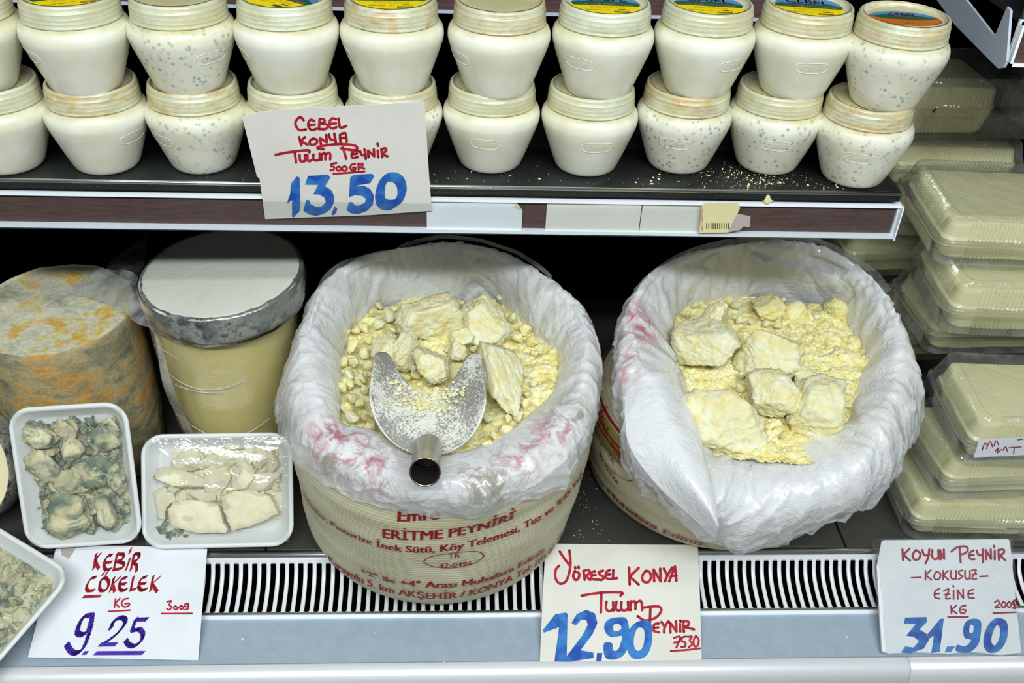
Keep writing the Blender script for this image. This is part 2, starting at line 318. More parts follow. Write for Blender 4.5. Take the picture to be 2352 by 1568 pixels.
# ------------------------------------------------------------------ text
_tc = {}
def text2d(s, bold=.0):
    k = (s, bold)
    if k in _tc: return _tc[k]
    cu = bpy.data.curves.new('lettering', 'FONT'); cu.body = s; cu.size = 1; cu.resolution_u = 3; cu.offset = 0; cu.fill_mode = 'FRONT'
    o = bpy.data.objects.new('tmp', cu); C.objects.link(o); dg = bpy.context.evaluated_depsgraph_get(); dg.update()
    me = bpy.data.meshes.new_from_object(o.evaluated_get(dg)); v = [(p.co.x, p.co.y) for p in me.vertices]; f = [tuple(p.vertices) for p in me.polygons]
    bpy.data.objects.remove(o); bpy.data.curves.remove(cu); bpy.data.meshes.remove(me)
    if bold:
        n0 = len(v); f0 = list(f); b0 = list(v); v = []; f = []
        for q, dx in enumerate((-bold, 0, bold)): v += [(p[0]+dx, p[1]) for p in b0]; f += [tuple(i+q*n0 for i in t) for t in f0]
    xs = [p[0] for p in v] or [0]; x0, x1 = min(xs), max(xs); v = [((x-x0)/(x1-x0 or 1), y/.73) for x, y in v]   # x 0..1, cap height 1
    _tc[k] = (v, f, (x1-x0)/.73); return _tc[k]

# ------------------------------------------------------------------ structure
obj('wall_back', *box(-1.5, 1.7, 1.62, 1.66, -.1, 1.6), M['black'], smooth=False)['kind'] = 'structure'
obj('floor', *box(-4, 4, -3, 2, -.9, -.88), M['floor'], smooth=False)['kind'] = 'structure'
X0, X1 = -1.15, 1.35
case = thing('refrigerated_case', 'open refrigerated display case with grey deck, slotted air grille and white bumper', 'display case', (0, .95, 0))
def cobj(name, v, f, mt, parent=case, **kw):
    o = obj(name, v, f, mt, None, **kw); o.parent = parent
    par = parent; off = Vector((0, 0, 0))
    while par: off += par.location; par = par.parent
    o.location = -off if False else Vector((0, 0, 0))-off; return o
for a, b in ((X0, -.26), (-.257, .56), (.563, X1)):
    bevel(cobj('deck_panel', *box(a, b, .962, 1.60, -.012, 0), M['deck'], smooth=False), .0015)
cobj('deck_edge', *extrude([(.962, 0), (.9575, .0012), (.953, 0), (.9505, -.004), (.9505, -.012), (.962, -.012)], X0, X1), M['chrome'])
cobj('trough', *join([box(X0, X1, .80, 1.6, -.16, -.15), box(X0, X1, .80, .81, -.15, -.045), box(X0, X1, 1.0, 1.01, -.15, -.013)]), M['trough'], smooth=False)
prof = [(.9505, -.003), (.9475, -.008), (.9445, -.0135), (.941, -.019), (.936, -.0245), (.930, -.029), (.922, -.033), (.912, -.036), (.901, -.038), (.891, -.039), (.8835, -.0395)]
def pat(t):
    t = max(0, min(1, t))*(len(prof)-1); i = min(int(t), len(prof)-2); q = t-i
    return (prof[i][0]*(1-q)+prof[i+1][0]*q, prof[i][1]*(1-q)+prof[i+1][1]*q)
PITCH = .01255
gr = cobj('air_grille', *extrude([pat(.0), pat(.05), pat(.10), (pat(.1)[0]-.001, pat(.1)[1]-.003), (pat(0)[0]+.004, -.01)], X0, X1), M['grille'])
tt = [.10, .105, .115, .13, .15, .22, .32, .42, .52, .62, .72, .80, .86, .90, .915, .93, .945, .955, .96]
def hw(t):
    r = .0036; d = min((t-.10), (.96-t))*.085; s = .0036
    e = 0 if d >= r else r-math.sqrt(max(0, r*r-(r-d)**2))
    return (PITCH/2-s)+e if d < r else PITCH/2-s
sv, sf = [], []
for t in tt:
    y, z = pat(t); w = min(hw(t), PITCH/2)
    sv += [(-w, y, z-.002), (-w, y, z), (0, y, z+.0002), (w, y, z), (w, y, z-.002)]
for i in range(len(tt)-1):
    for j in range(4): k = i*5+j; sf.append((k, k+1, k+6, k+5))
nsl = int((X1-X0)/PITCH); slat0 = cobj('slat', sv, sf, M['grille'], gr)
base = slat0.location.copy()
for i in range(nsl):
    s = slat0 if i == 0 else slat0.copy()
    if i: C.objects.link(s); s.parent = gr
    s.location = base+Vector((X0+PITCH*(i+.5), 0, 0))
cobj('grille_rail', *extrude([pat(.96), pat(1), (.882, -.0415), (.886, -.046), (.891, -.046)], X0, X1), M['chrome'])
cobj('trim_strip', *extrude([(.8815, -.037), (.8785, -.0355), (.8755, -.037), (.8755, -.045), (.8815, -.045)], X0, X1), M['trimwhite'])
cobj('front_panel', *box(X0, X1, .806, .8755, -.048, -.040), M['panel'], smooth=False)
bp = [(.8055, -.0405), (.8035, -.0386), (.797, -.0382), (.7915, -.0395), (.787, -.0432), (.7838, -.049), (.782, -.057), (.7815, -.070), (.783, -.10), (.786, -.15), (.8055, -.15)]
xs_ = at(2083, 1510, z=-.04).x
for a, b in ((X0, xs_-.0006), (xs_+.0006, X1)): bevel(cobj('bumper', *extrude(bp, a, b), M['bumper']), .0008)
cobj('case_front', *box(X0, X1, .79, .83, -.88, -.15), M['panel'], smooth=False)

# crumbs helper --------------------------------------------------
def crumbs(name, pts, label, cat, mt, parent=None):
    v, f = [], []
    base = [(1, 0, -.2), (.2, .95, -.1), (-.9, .3, 0), (-.4, -.9, -.1), (.5, -.7, .1), (0, 0, .9), (.4, .4, .7)]
    fc = [(0, 1, 6), (1, 2, 5), (2, 3, 5), (3, 4, 5), (4, 0, 6), (0, 4, 3, 2, 1), (1, 5, 6), (4, 6, 5)]
    for p, s in pts:
        k = len(v); a = random.random()*6.28
        for q in base:
            j = 1+random.uniform(-.25, .25); v.append((p[0]+s*j*(q[0]*math.cos(a)-q[1]*math.sin(a)), p[1]+s*j*(q[0]*math.sin(a)+q[1]*math.cos(a)), p[2]+s*(.15+q[2]*.7)))
        f += [tuple(i+k for i in q) for q in fc]
    o = obj(name, v, f, mt, parent, smooth=False); tag(o, label, cat, kind='stuff'); return o

# ------------------------------------------------------------------ shelf
SE = at(2064, 500, y=1.048).x
shelf = thing('display_shelf', 'dark steel shelf with brown price rail carrying the white jars', 'shelf', (0, 1.1, .5))
def sobj(name, v, f, mt, parent=shelf, **kw): return cobj(name, v, f, mt, parent, **kw)
sobj('shelf_plate', *extrude([(1.047, .514), (1.0475, .518), (1.051, .520), (1.155, .520), (1.155, .516), (1.052, .516), (1.052, .508), (1.047, .508)], X0, SE-.006), M['dark_steel'])
sobj('plate_edge_highlight', *extrude([(1.0462, .5165), (1.0468, .5190), (1.0485, .5203), (1.0500, .5203), (1.0480, .5180)], X0, SE-.006), M['chrome'])  # added chrome strip standing in for the highlight along the plate's front edge
sobj('rear_step', *extrude([(1.156, .512), (1.156, .530), (1.20, .530), (1.20, .512)], X0, SE-.012), M['dark_steel'], smooth=False)
rail = sobj('price_rail', *extrude([(1.0465, .4995), (1.0465, .5030), (1.056, .5030), (1.056, .462), (1.0465, .462), (1.0465, .4575), (1.060, .4575), (1.060, .512), (1.056, .512), (1.0545, .5035)][0:8]+[(1.060, .5030)], X0, SE), M['trimwhite'], smooth=False)
sobj('rail_insert', *box(X0, SE-.004, 1.0525, 1.0555, .4625, .4990), M['wood'], rail, smooth=False)
sobj('rail_cover', *join([box(X0, SE-.001, 1.0425, 1.0429, .4585, .4992)]), M['cover'], rail, smooth=False)
sobj('rail_end_cap', *join([box(SE-.0008, SE+.0008, 1.0424, 1.058, .4575, .503), box(SE-.0035, SE-.001, 1.049, 1.052, .4575, .4995)]), M['trimwhite'], rail, smooth=False)
sobj('end_bracket', *extrude([(1.058, .512), (1.058, .480), (1.20, .470), (1.20, .512)], SE-.004, SE-.002), M['bracket'], smooth=False)
# the higher shelf behind the jars
sh2 = thing('display_shelf', 'higher brown-railed shelf seen between the lids of the jars', 'shelf', (0, 1.3, .67))
r2 = cobj('price_rail', *extrude([(1.262, .650), (1.262, .654), (1.268, .654), (1.268, .705), (1.275, .705), (1.275, .650)], X0, .47), M['bracket'], sh2, smooth=False)
cobj('rail_insert', *box(X0, .47, 1.2635, 1.267, .6545, .695), M['wood'], r2, smooth=False)
cobj('shelf_plate', *box(X0, .47, 1.275, 1.60, .70, .705), M['dark_steel'], sh2, smooth=False)
for i, (px, py, s) in enumerate([(1545, 4, .02)]): pass
# right bay shelf
sh3 = thing('display_shelf', 'neighbouring shelf at top right with pale grey end bracket and small brown rail', 'shelf', (.7, 1.1, .65))
bx = .602
P3 = [(2130, -30), (2192, 56), (2268, 133), (2292, 157), (2304, 155), (2311, 140), (2320, 24), (2313, 15), (2284, 84), (2203, -20)]
w3 = [at(a, b, x=bx) for a, b in P3]
tri = tessellate_polygon([[p for p in w3]]); n3 = len(w3)
v3 = [tuple(p) for p in w3]+[(p.x+.003, p.y, p.z) for p in w3]
f3 = [tuple(t) for t in tri]+[tuple(i+n3 for i in t)[::-1] for t in tri]+[(i, (i+1) % n3, (i+1) % n3+n3, i+n3) for i in range(n3)]
cobj('end_bracket', v3, f3, M['bracket'], sh3, smooth=False)
q0 = at(2316, 152, y=1.05); q1 = at(2316, 50, y=1.05)
r3 = cobj('price_rail', *join([box(q0.x, 1.3, 1.048, 1.052, q0.z, q0.z+.0035), box(q0.x, 1.3, 1.048, 1.052, q1.z-.003, q1.z), box(q0.x, q0.x+.003, 1.048, 1.052, q0.z, q1.z), box(q0.x, 1.3, 1.056, 1.060, q0.z, q1.z)]), M['trimwhite'], sh3, smooth=False)
cobj('rail_insert', *box(q0.x+.003, 1.3, 1.053, 1.0555, q0.z+.003, q1.z-.003), M['wood'], r3, smooth=False)
cobj('shelf_plate', *box(q0.x+.002, 1.3, 1.06, 1.60, q1.z-.004, q1.z+.001), M['dark_steel'], sh3, smooth=False)
cobj('upstand', *box(q0.x+.004, 1.3, 1.062, 1.066, q1.z+.001, q1.z+.06), M['glassg'], sh3, smooth=False)
# board behind second sack
bpz = at(1965, 590, y=1.42)
bd = obj('brown_board', *box(-.035, .035, -.006, .006, -bpz.z+.0005, .06), M['darkwood'], smooth=False); bd.location = bpz; bevel(bd, .002)
tag(bd, 'dark brown board standing in shadow behind the second cheese sack', 'board')
# label strips in the rail
def strip(px0, px1, label, mt, y=1.0495, fold=False, top=452, bot=524):
    a = at(px0, (top+bot)/2, y=y); b = at(px1, (top+bot)/2, y=y)
    v = [(a.x, y, .4615), (b.x, y, .4615), (b.x, y, .488 if fold else .4988), (b.x-(.008 if fold else 0), y, .4988), (a.x, y, .4988)]
    v2 = v+[(p[0], p[1]+.0006, p[2]) for p in v]; n = 5
    f = [(0, 1, 2, 3, 4), (9, 8, 7, 6, 5)]+[(i, (i+1) % n+0, (i+1) % n+n, i+n)[::-1] for i in range(n)]
    root = obj('label_strip', v2, f, mt, smooth=False); tag(root, label, 'label strip')
    if fold: 
        obj('folded_corner', [(b.x, y-.0004, .488), (b.x-.008, y-.0004, .4988), (b.x-.011, y-.0006, .4925)], [(0, 1, 2)], M['old_paper'], root, smooth=False)
    return root
strip(980, 1200, 'blank bluish-white label strip with folded corner, right of the 13,50 card', M['card_cool'], fold=True)
strip(1255, 1472, 'blank off-white label strip with faint grey smudges in the rail', M['card'])
strip(1474, 1622, 'blank off-white label strip just left of the torn yellow sticker', M['card'])
ys = 1.0421
st = thing('torn_sticker', 'torn yellowed price sticker on the shelf rail', 'sticker', at(1660, 500, y=ys))
def onpl(lst, y): return [at(a, b, y=y) for a, b in lst]
def polyobj(name, pts, mt, parent=None, holes=None):
    loops = [pts]+(holes or []); allp = [p for l in loops for p in l]; t = tessellate_polygon(loops)
    o = obj(name, allp, [tuple(x) for x in t], mt, None, smooth=False)
    if parent: o.parent = parent; o.matrix_parent_inverse = Matrix.Translation(-parent.location)
    return o
polyobj('sticker_paper', onpl([(1612, 470), (1622, 465), (1695, 466), (1700, 478), (1694, 490), (1708, 505), (1690, 520), (1672, 534), (1606, 535), (1610, 500)], ys), M['old_paper'], st)
polyobj('torn_layer', onpl([(1694, 490), (1724, 497), (1722, 522), (1708, 520), (1700, 528), (1672, 534), (1680, 515)], ys-.0002), M['grease'], st)
def flat_text(name, s, a, b, capdir, mt, parent, bold=0., pl=None, loc=True):
    v, f, asp = text2d(s, bold); vv = [a+(b-a)*x+capdir*y for x, y in v]; o = obj(name, vv, f, mt, None, smooth=False)
    if parent: o.parent = parent; o.matrix_parent_inverse = Matrix.Translation(-parent.location)
    return o
a = at(1615, 530, y=ys-.0003); b = at(1615, 477, y=ys-.0003)
flat_text('red_lettering', 'DIKKAT KIRMIZI YAĞLI', a, b, Vector((-.0022, 0, 0)), M['red'], st)
for q in range(11):
    x = 1622+q*5.0; obj_ = polyobj('barcode_bar', onpl([(x, 512), (x+2.2, 512), (x+2.2, 526), (x, 526)], ys-.0003), M['ltext'], st)
lump_px = at(1765, 459, z=.5030)

# ------------------------------------------------------------------ jars
JB = [(0, 0), (.028, 0), (.0335, .0008), (.0365, .003), (.0388, .007), (.0425, .0165), (.0467, .028), (.0510, .040), (.0548, .0505), (.0572, .0585), (.0580, .0635), (.0575, .0690), (.0558, .0735), (.0525, .0775), (.0495, .0800), (.0490, .085)]
def jbr(z):
    for (r, a), (r2, b) in zip(JB, JB[1:]):
        if a <= z <= b and b > a: return r+(r2-r)*(z-a)/(b-a)
    return .05
JB = [(r*.985, z) for r, z in JB]; JP = [Vector((r, z, 0)) for r, z in JB]; JS = [(p.x, p.y) for p in spline(JP, 3)]
JL = [(.0490, .0785), (.0528, .0788), (.0545, .0798), (.0545, .0812), (.0537, .0818), (.0541, .0845), (.0541, .0850), (.0541, .0858), (.0538, .0863), (.0538, .0890), (.0538, .0895), (.0538, .0903), (.0535, .0908), (.0535, .0940), (.0535, .0945), (.0533, .0955), (.0525, .0960), (.0524, .0995), (.0518, .1015), (.0504, .1027), (.0475, .1031), (.0452, .1027), (.0443, .1010), (.0437, .0990), (.042, .0983), (.02, .0981), (0, .0981)]
JL = [(r*.94 if r > .046 else r, z) for r, z in JL]
def jarlabel(kind):
    polys = []; mats = [M['yellow'], M['sky'], M['green'], M['lred'], M['ltext'], M['lwhite'], M['orange']]
    V, Fc, MI = [], [], []
    def add(pts, mi, z):
        t = tessellate_polygon([[Vector((x, y, 0)) for x, y in pts]]); k = len(V); V.extend([(x, y, z) for x, y in pts])
        for q in t: Fc.append(tuple(i+k for i in q)); MI.append(mi)
    def txt(s, x0, x1, y, h, mi, z, arc=0., bold=.0):
        v, f, asp = text2d(s, bold); k = len(V)
        for a, b in v:
            x = x0+(x1-x0)*a; V.append((x, y+h*b-arc*(2*a-1)**2, z))
        for q in f: Fc.append(tuple(i+k for i in q)); MI.append(mi)
    R = .0385; N = 48
    circ = [(R*math.cos(2*math.pi*i/N), R*math.sin(2*math.pi*i/N)) for i in range(N)]
    if kind == 'yellow':
        add(circ, 0, .0986)
        arc = [(R*.985*math.cos(a), R*.985*math.sin(a)) for a in [math.pi*(.03+.94*i/24) for i in range(25)]]
        add(arc, 1, .0988)
        mt = [(-.0385, .004), (-.030, .010), (-.022, .008), (-.014, .013), (-.006, .009), (.004, .014), (.012, .009), (.022, .012), (.030, .008), (.0385, .004), (.036, -.004), (-.036, -.004)]
        add(mt, 2, .0989); txt('CEBEL', -.024, .024, .013, .012, 3, .0991, .003, .02)
        txt('Tam Yağlı Tulum Peyniri', -.030, .030, -.0015, .0052, 5, .0990, .002, .03); txt('Tam Yağlı Tulum Peyniri', -.030, .030, -.0017, .0052, 3, .0992, .002, .01)
        for r in range(2): txt('İçindekiler: inek sütü, tuz, maya', -.018, .020, -.009-.0030*r, .0018, 4, .0988)
        for cx in (-.020, -.010):
            o_ = [(cx+.0042*math.cos(t), -.019+.0024*math.sin(t)) for t in [2*math.pi*i/20 for i in range(20)]]; i_ = [(cx+(x-cx)*.86, -.019+(y+.019)*.80) for x, y in o_]
            add(o_, 4, .09875); add(i_, 0, .0989); txt('TR 42', cx-.002, cx+.002, -.0196, .0013, 4, .0991)
        txt('C & 7', -.002, .0045, -.020, .0032, 4, .0988); txt('500', .0125, .0205, -.0185, .0036, 4, .0990, 0, .03); txt('g', .0215, .0235, -.0185, .0030, 4, .0990)
        for i in range(15): add([(.007+i*.00115, -.027), (.0077+i*.00115, -.027), (.0077+i*.00115, -.0215), (.007+i*.00115, -.0215)], 4, .0989)
        txt('Son tüketim 2014', -.012, .006, -.034, .0018, 4, .0988)
    else:
        ar = lambda s: [(.040*s*math.cos(math.pi*(.06+.88*i/20)), .026*s*math.sin(math.pi*(.06+.88*i/20))-.004) for i in range(21)]
        lo = [(x, -.004-(y+.004)*.85) for x, y in ar(1)][::-1]
        add(ar(1)+lo, 3, .0984); a2 = ar(.96); add(a2+[(x, -.004-(y+.004)*.85) for x, y in a2][::-1], 6, .0986)
        add([(-.0375, .0015)]+a2[::-1][1:-1]+[(.0375, .0015), (.02, -.004), (-.02, -.004)], 1, .0988)
        add([(-.037, .001), (-.02, .008), (-.006, .004), (.008, .009), (.024, .005), (.037, .001), (.02, -.006), (-.02, -.006)], 2, .0990)
        txt('CEBEL', -.016, .016, .006, .0085, 3, .0993, .002, .03); txt('YAĞLI TULUM', -.013, .013, -.001, .0038, 3, .0993, .001)
        txt('500 gr', -.005, .005, -.020, .0028, 4, .0990)
    me = bpy.data.meshes.new('lid_label'); me.from_pydata(V, [], Fc)
    for x in mats: me.materials.append(x)
    me.polygons.foreach_set('material_index', MI); return me
LBL = {'yellow': jarlabel('yellow'), 'orange': jarlabel('orange')}
def emb(mt):
    v, f = [], []; N = 44; zc, hz, ha = .047, .0065, .0185
    def pt(x, z, out):
        zz = zc+z; r = jbr(zz)+out; a = x/jbr(zc)-math.pi/2; return (r*math.cos(a), r*math.sin(a), zz)
    ring = []
    for i in range(N):
        t = 2*math.pi*i/N; cx, sy = math.cos(t), math.sin(t)
        ring.append((math.copysign(abs(cx)**.6, cx)*ha, math.copysign(abs(sy)**.7, sy)*hz))
    for (sc, out) in ((1.10, -.0003), (1.04, .00035), (.97, .00035), (.90, -.0003)):
        v += [pt(x*(1-(1-sc)*.4), z*sc, out) for x, z in ring]
    for j in range(3):
        for i in range(N): k = (i+1) % N; f.append((j*N+i, j*N+k, (j+1)*N+k, (j+1)*N+i))
    tv, tf, _ = text2d('Cebel', .02); k = len(v); v += [pt(-.0125+.025*x, -.0032+.0062*y, .00025) for x, y in tv]; f += [tuple(i+k for i in q) for q in tf]
    o = obj('embossed_mark', v, f, mt); return o
def make_jar(mt):
    root = thing('cheese_jar', 'x', 'jar')
    b = obj('jar_body', *lathe(JS, 72), mt, root)
    l = obj('lid', *lathe(JL, 72), M['lid'], root)
    e = emb(mt); e.parent = root
    obj('lid_center', *lathe([(.0388, .0982), (.038, .0984), (.02, .09835), (0, .09835)], 40), M['jar'], l)
    return root
JPROTO = {}
ords = ['first', 'second', 'third', 'fourth', 'fifth', 'sixth', 'seventh', 'eighth', 'ninth', 'tenth']
def jar(loc, speck, lab, rot, erot, label, group):
    if speck not in JPROTO:
        r = make_jar(M['jar_speck' if speck else 'jar']); JPROTO[speck] = r
    else: r = copy_tree(JPROTO[speck])
    for ch in list(r.children):
        if ch.name.startswith('lid') and len(ch.children):
            for g in list(ch.children):
                if g.name.startswith('lid_label'): bpy.data.objects.remove(g)
    r.location = loc; tag(r, label, 'jar', group)
    for ch in r.children:
        if ch.name.startswith('embossed'): ch.rotation_euler = (0, 0, math.radians(erot))
        if ch.name.startswith('lid') and lab:
            o = link('lid_label', LBL[lab], ch); o.rotation_euler = (0, 0, math.radians(rot))
        if ch.name.startswith('lid'): ch.rotation_euler = (0, 0, random.random()*6)
    for ch in r.children:
        if ch.name.startswith('lid'):
            for g in ch.children: g.rotation_euler = (0, 0, math.radians(rot)-ch.rotation_euler.z)
    return r
lowpx = [(4, 407, 0), (230, 407, 0), (457, 405, 1), (680, 405, 0), (905, 404, 1), (1128, 403, 0), (1352, 410, 0), (1567, 404, 1), (1776, 406, 1), (1985, 437, 1)]
erl = [-120, 60, -40, 0, 0, -8, 5, -20, -10, -20]
uppx = [(-60, 225, 0, None, 0), (186, 228, 0, 'yellow', 28), (427, 226, 1, None, 0), (664, 226, 0, 'yellow', -35), (902, 228, 0, 'yellow', 2), (1145, 233, 0, None, 0), (1381, 235, 0, 'yellow', -2), (1611, 234, 0, 'yellow', -6), (1835, 236, 0, 'yellow', -8), (2055, 264, 1, 'orange', -4)]
eru = [-60, -50, 45, -65, -75, -60, -35, 30, 0, 100]
for i, (px, py, s) in enumerate(lowpx):
    yb = at(px-5, py, z=.520).y; p = at(px, 290, y=yb+.0355); jar(Vector((p.x, yb+.0355, .5201)), s, None, 0, erl[i], f"{'blue-speckled' if s else 'plain'} white jar, {ords[i]} from left in the bottom row", 'jars in the bottom row')
for i, (px, py, s, lab, rot) in enumerate(uppx):
    yb = at(px, py, z=.6185).y; p = at(px, 125, y=yb+.0355); d = {'yellow': 'yellow-labelled lid', 'orange': 'orange-labelled lid', None: 'unlabelled lid'}[lab]
    jar(Vector((p.x, yb+.0355, .6183)), s, lab, rot, eru[i], f"{'speckled' if s else 'plain'} white jar with {d}, {ords[i]} from left in the top row", 'jars in the top row')

# ------------------------------------------------------------------ price cards
NIBS = 0
def ribbon(pts, w, k=5, nib=None, sm=True, straight=False):
    P = [Vector((x, y, 0)) for x, y in pts]
    if len(P) > 2 and not straight: P = spline(P, k)
    v, f = [], []
    if nib:
        n = Vector((nib[0], nib[1], 0))
        for p in P: v += [p-n, p+n]
        for i in range(len(P)-1): f.append((2*i, 2*i+1, 2*i+3, 2*i+2))
        t = Vector((n.y, -n.x, 0)).normalized()*w*.25
        k0 = len(v)
        for p in P: v += [p-n-t, p-n+t, p+n+t, p+n-t]
        for i in range(len(P)): f.append(tuple(k0+4*i+j for j in range(4)))
        # sweep of the thin nib rectangle keeps thin strokes visible
        for i in range(len(P)-1):
            a, b = P[i], P[i+1]; d = (b-a); 
            if d.length < 1e-6: continue
            s = Vector((-d.y, d.x, 0)).normalized()*w*.28; k1 = len(v); v += [a-s, a+s, b+s, b-s]; f.append((k1, k1+1, k1+2, k1+3))
        return v, f
    for i, p in enumerate(P):
        a = P[max(i-1, 0)]; b = P[min(i+1, len(P)-1)]; d = (b-a); d = d.normalized() if d.length > 1e-6 else Vector((1, 0, 0))
        s = Vector((-d.y, d.x, 0))*w/2; v += [p-s, p+s]
    for i in range(len(P)-1): f.append((2*i, 2*i+1, 2*i+3, 2*i+2))
    for e in (P[0], P[-1]):
        k0 = len(v); v += [e+Vector((math.cos(t), math.sin(t), 0))*w/2 for t in [2*math.pi*j/10 for j in range(10)]]; f.append(tuple(range(k0, k0+10)))
    return v, f
class Sign:
    def __init__(s, name, label, corners, p0, n, mt, crop, thick=.0006, toward=1):
        s.p0, s.n = p0, n.normalized(); s.crop = crop
        if s.n.dot(CP-p0) < 0: s.n = -s.n
        c = [hit(x, y, s.p0, s.n) for x, y in corners]
        s.root = thing(name, label, 'price card', sum(c, Vector())/len(c))
        s.k = 0
        back = [p-s.n*thick for p in c]; N = len(c); t = tessellate_polygon([c])
        f = [tuple(x) for x in t]+[tuple(i+N for i in x)[::-1] for x in t]+[(i, (i+1) % N, (i+1) % N+N, i+N) for i in range(N)]
        s.put(obj('card', c+back, f, mt, None, smooth=False))
    def put(s, o): o.parent = s.root; o.matrix_parent_inverse = Matrix.Translation(-s.root.location)
    def mp(s, x, y, lift):
        ox, oy, sc = s.crop; return hit(ox+x/sc, oy+y/sc, s.p0+s.n*lift, s.n)
    def strokes(s, name, lst, w, mt, nib=None, straight=False):
        V, Fc = [], []
        for st_ in lst:
            s.k += 1; v, f = ribbon(st_, w, 5, nib, straight=straight); k = len(V); V += [s.mp(p.x, p.y, .00025+s.k*2e-6) for p in v]; Fc += [tuple(i+k for i in q) for q in f]
        s.put(obj(name, V, Fc, mt, None, smooth=False))
    def poly(s, name, outer, mt, hole=None, smooth=True):
        s.k += 1; pr = lambda l: [s.mp(p.x, p.y, .0003+s.k*3e-6) for p in (spline([Vector((x, y, 0)) for x, y in l], 4, True) if smooth else [Vector((x, y, 0)) for x, y in l])]
        o = pr(outer); h = [pr(hole)] if hole else []; al = o+(h[0] if h else []); t = tessellate_polygon([o]+h)
        s.put(obj(name, al, [tuple(x) for x in t], mt, None, smooth=False))
# --- card on the shelf
vy = Vector((0, 1, 0))
A = Sign('price_card', 'white card marked 13,50 in blue, tucked into the upper shelf rail', [(556, 268), (600, 257), (640, 252), (740, 247), (900, 238), (972, 232), (974, 232), (979, 300), (986, 410), (992, 484), (850, 494), (609, 503), (596, 410), (590, 405)], Vector((0, 1.0488, .475)), Vector((0, -1, -.17)), M['card'], (530, 220, 4.9), .0006)
A.strokes('red_lettering', [[(820, 275), (790, 242), (755, 255), (728, 300), (740, 350), (775, 385), (845, 378)], [(940, 285), (900, 268), (872, 310), (880, 360), (915, 385), (965, 370)], [(885, 328), (945, 325)], [(1000, 262), (992, 375)], [(1000, 262), (1045, 262), (1055, 290), (1010, 312)], [(1010, 312), (1075, 320), (1090, 350), (1060, 375), (990, 372)], [(1185, 262), (1140, 255), (1108, 300), (1115, 350), (1150, 368), (1190, 352)], [(1120, 315), (1185, 310)], [(1215, 255), (1220, 310), (1235, 358), (1300, 340)],
 [(770, 465), (780, 510), (795, 558)], [(835, 465), (785, 510)], [(785, 510), (865, 550)], [(930, 480), (895, 500), (890, 540), (925, 550), (965, 535), (970, 495), (930, 480)], [(1015, 545), (1005, 475)], [(1005, 475), (1080, 525)], [(1080, 525), (1075, 440)], [(1105, 435), (1125, 490), (1180, 495)], [(1165, 425), (1185, 535)], [(1235, 520), (1228, 440)], [(1228, 440), (1290, 420), (1305, 520)], [(1230, 475), (1300, 470)],
 [(1045, 600), (980, 592), (1000, 570), (1180, 545), (1350, 550), (1415, 570), (1420, 600), (1380, 612), (1300, 600), (1240, 590)], [(505, 663), (620, 640), (720, 625), (870, 612), (885, 635)], [(720, 635), (735, 750)], [(775, 665), (778, 720), (800, 740), (835, 730)], [(835, 665), (838, 735)], [(862, 665), (865, 720), (885, 735), (912, 722)], [(930, 660), (930, 705), (960, 728), (1000, 715)], [(1000, 650), (1002, 720)], [(1022, 720), (1020, 655)], [(1022, 665), (1050, 642), (1065, 665), (1065, 715)], [(1065, 665), (1100, 640), (1120, 660), (1118, 715)],
 [(1262, 580), (1300, 710)], [(1430, 625), (1390, 615), (1360, 660), (1375, 700), (1430, 685)], [(1362, 657), (1420, 650)], [(1455, 620), (1475, 665), (1515, 660)], [(1505, 600), (1515, 655), (1520, 710)], [(1550, 690), (1545, 615)], [(1545, 615), (1615, 680)], [(1615, 680), (1610, 600)], [(1655, 615), (1660, 690)], [(1652, 538), (1658, 562)], [(1705, 690), (1695, 600)], [(1695, 600), (1740, 590), (1748, 620), (1705, 645)], [(1705, 645), (1725, 665), (1765, 680)]], 29, M['red'])
A.strokes('small_red_lettering', [[(1190, 755), (1135, 765)], [(1135, 765), (1132, 792), (1165, 800), (1155, 835), (1122, 835)], [(1220, 795), (1195, 805), (1195, 835), (1225, 840), (1245, 820), (1220, 795)], [(1285, 790), (1255, 805), (1258, 835), (1290, 840), (1310, 815), (1285, 790)], [(1400, 765), (1360, 775), (1345, 810), (1365, 835), (1400, 830), (1402, 805), (1375, 808)], [(1440, 830), (1435, 765)], [(1435, 765), (1483, 765), (1480, 790), (1445, 800)], [(1445, 800), (1505, 820)], [(1155, 878), (1505, 850)]], 23, M['red'])
A.poly('blue_numeral', [(745, 905), (775, 920), (785, 1250), (770, 1300), (705, 1370), (690, 1360), (690, 1170), (640, 1205), (638, 1190), (670, 1100), (680, 985)], M['blue'], smooth=False)
A.poly('blue_numeral', [(870, 900), (1095, 888), (1120, 920), (1060, 1015), (1130, 1060), (1165, 1130), (1160, 1200), (1120, 1280), (1040, 1330), (960, 1350), (880, 1335), (815, 1290), (850, 1170), (885, 1175), (900, 1220), (960, 1250), (1020, 1245), (1070, 1200), (1060, 1150), (1000, 1110), (930, 1105), (985, 1000), (835, 998)], M['blue'], smooth=False)
A.poly('blue_comma', [(1170, 1245), (1200, 1265), (1185, 1320), (1150, 1345), (1130, 1330), (1150, 1290)], M['blue'], smooth=False)
A.poly('blue_numeral', [(1380, 890), (1590, 875), (1615, 905), (1570, 980), (1430, 1005), (1425, 1020), (1500, 1010), (1570, 1050), (1610, 1120), (1600, 1220), (1540, 1290), (1440, 1330), (1350, 1320), (1300, 1285), (1330, 1195), (1365, 1195), (1400, 1235), (1450, 1235), (1510, 1200), (1520, 1160), (1480, 1125), (1400, 1115), (1330, 1140), (1345, 920)], M['blue'], smooth=False)
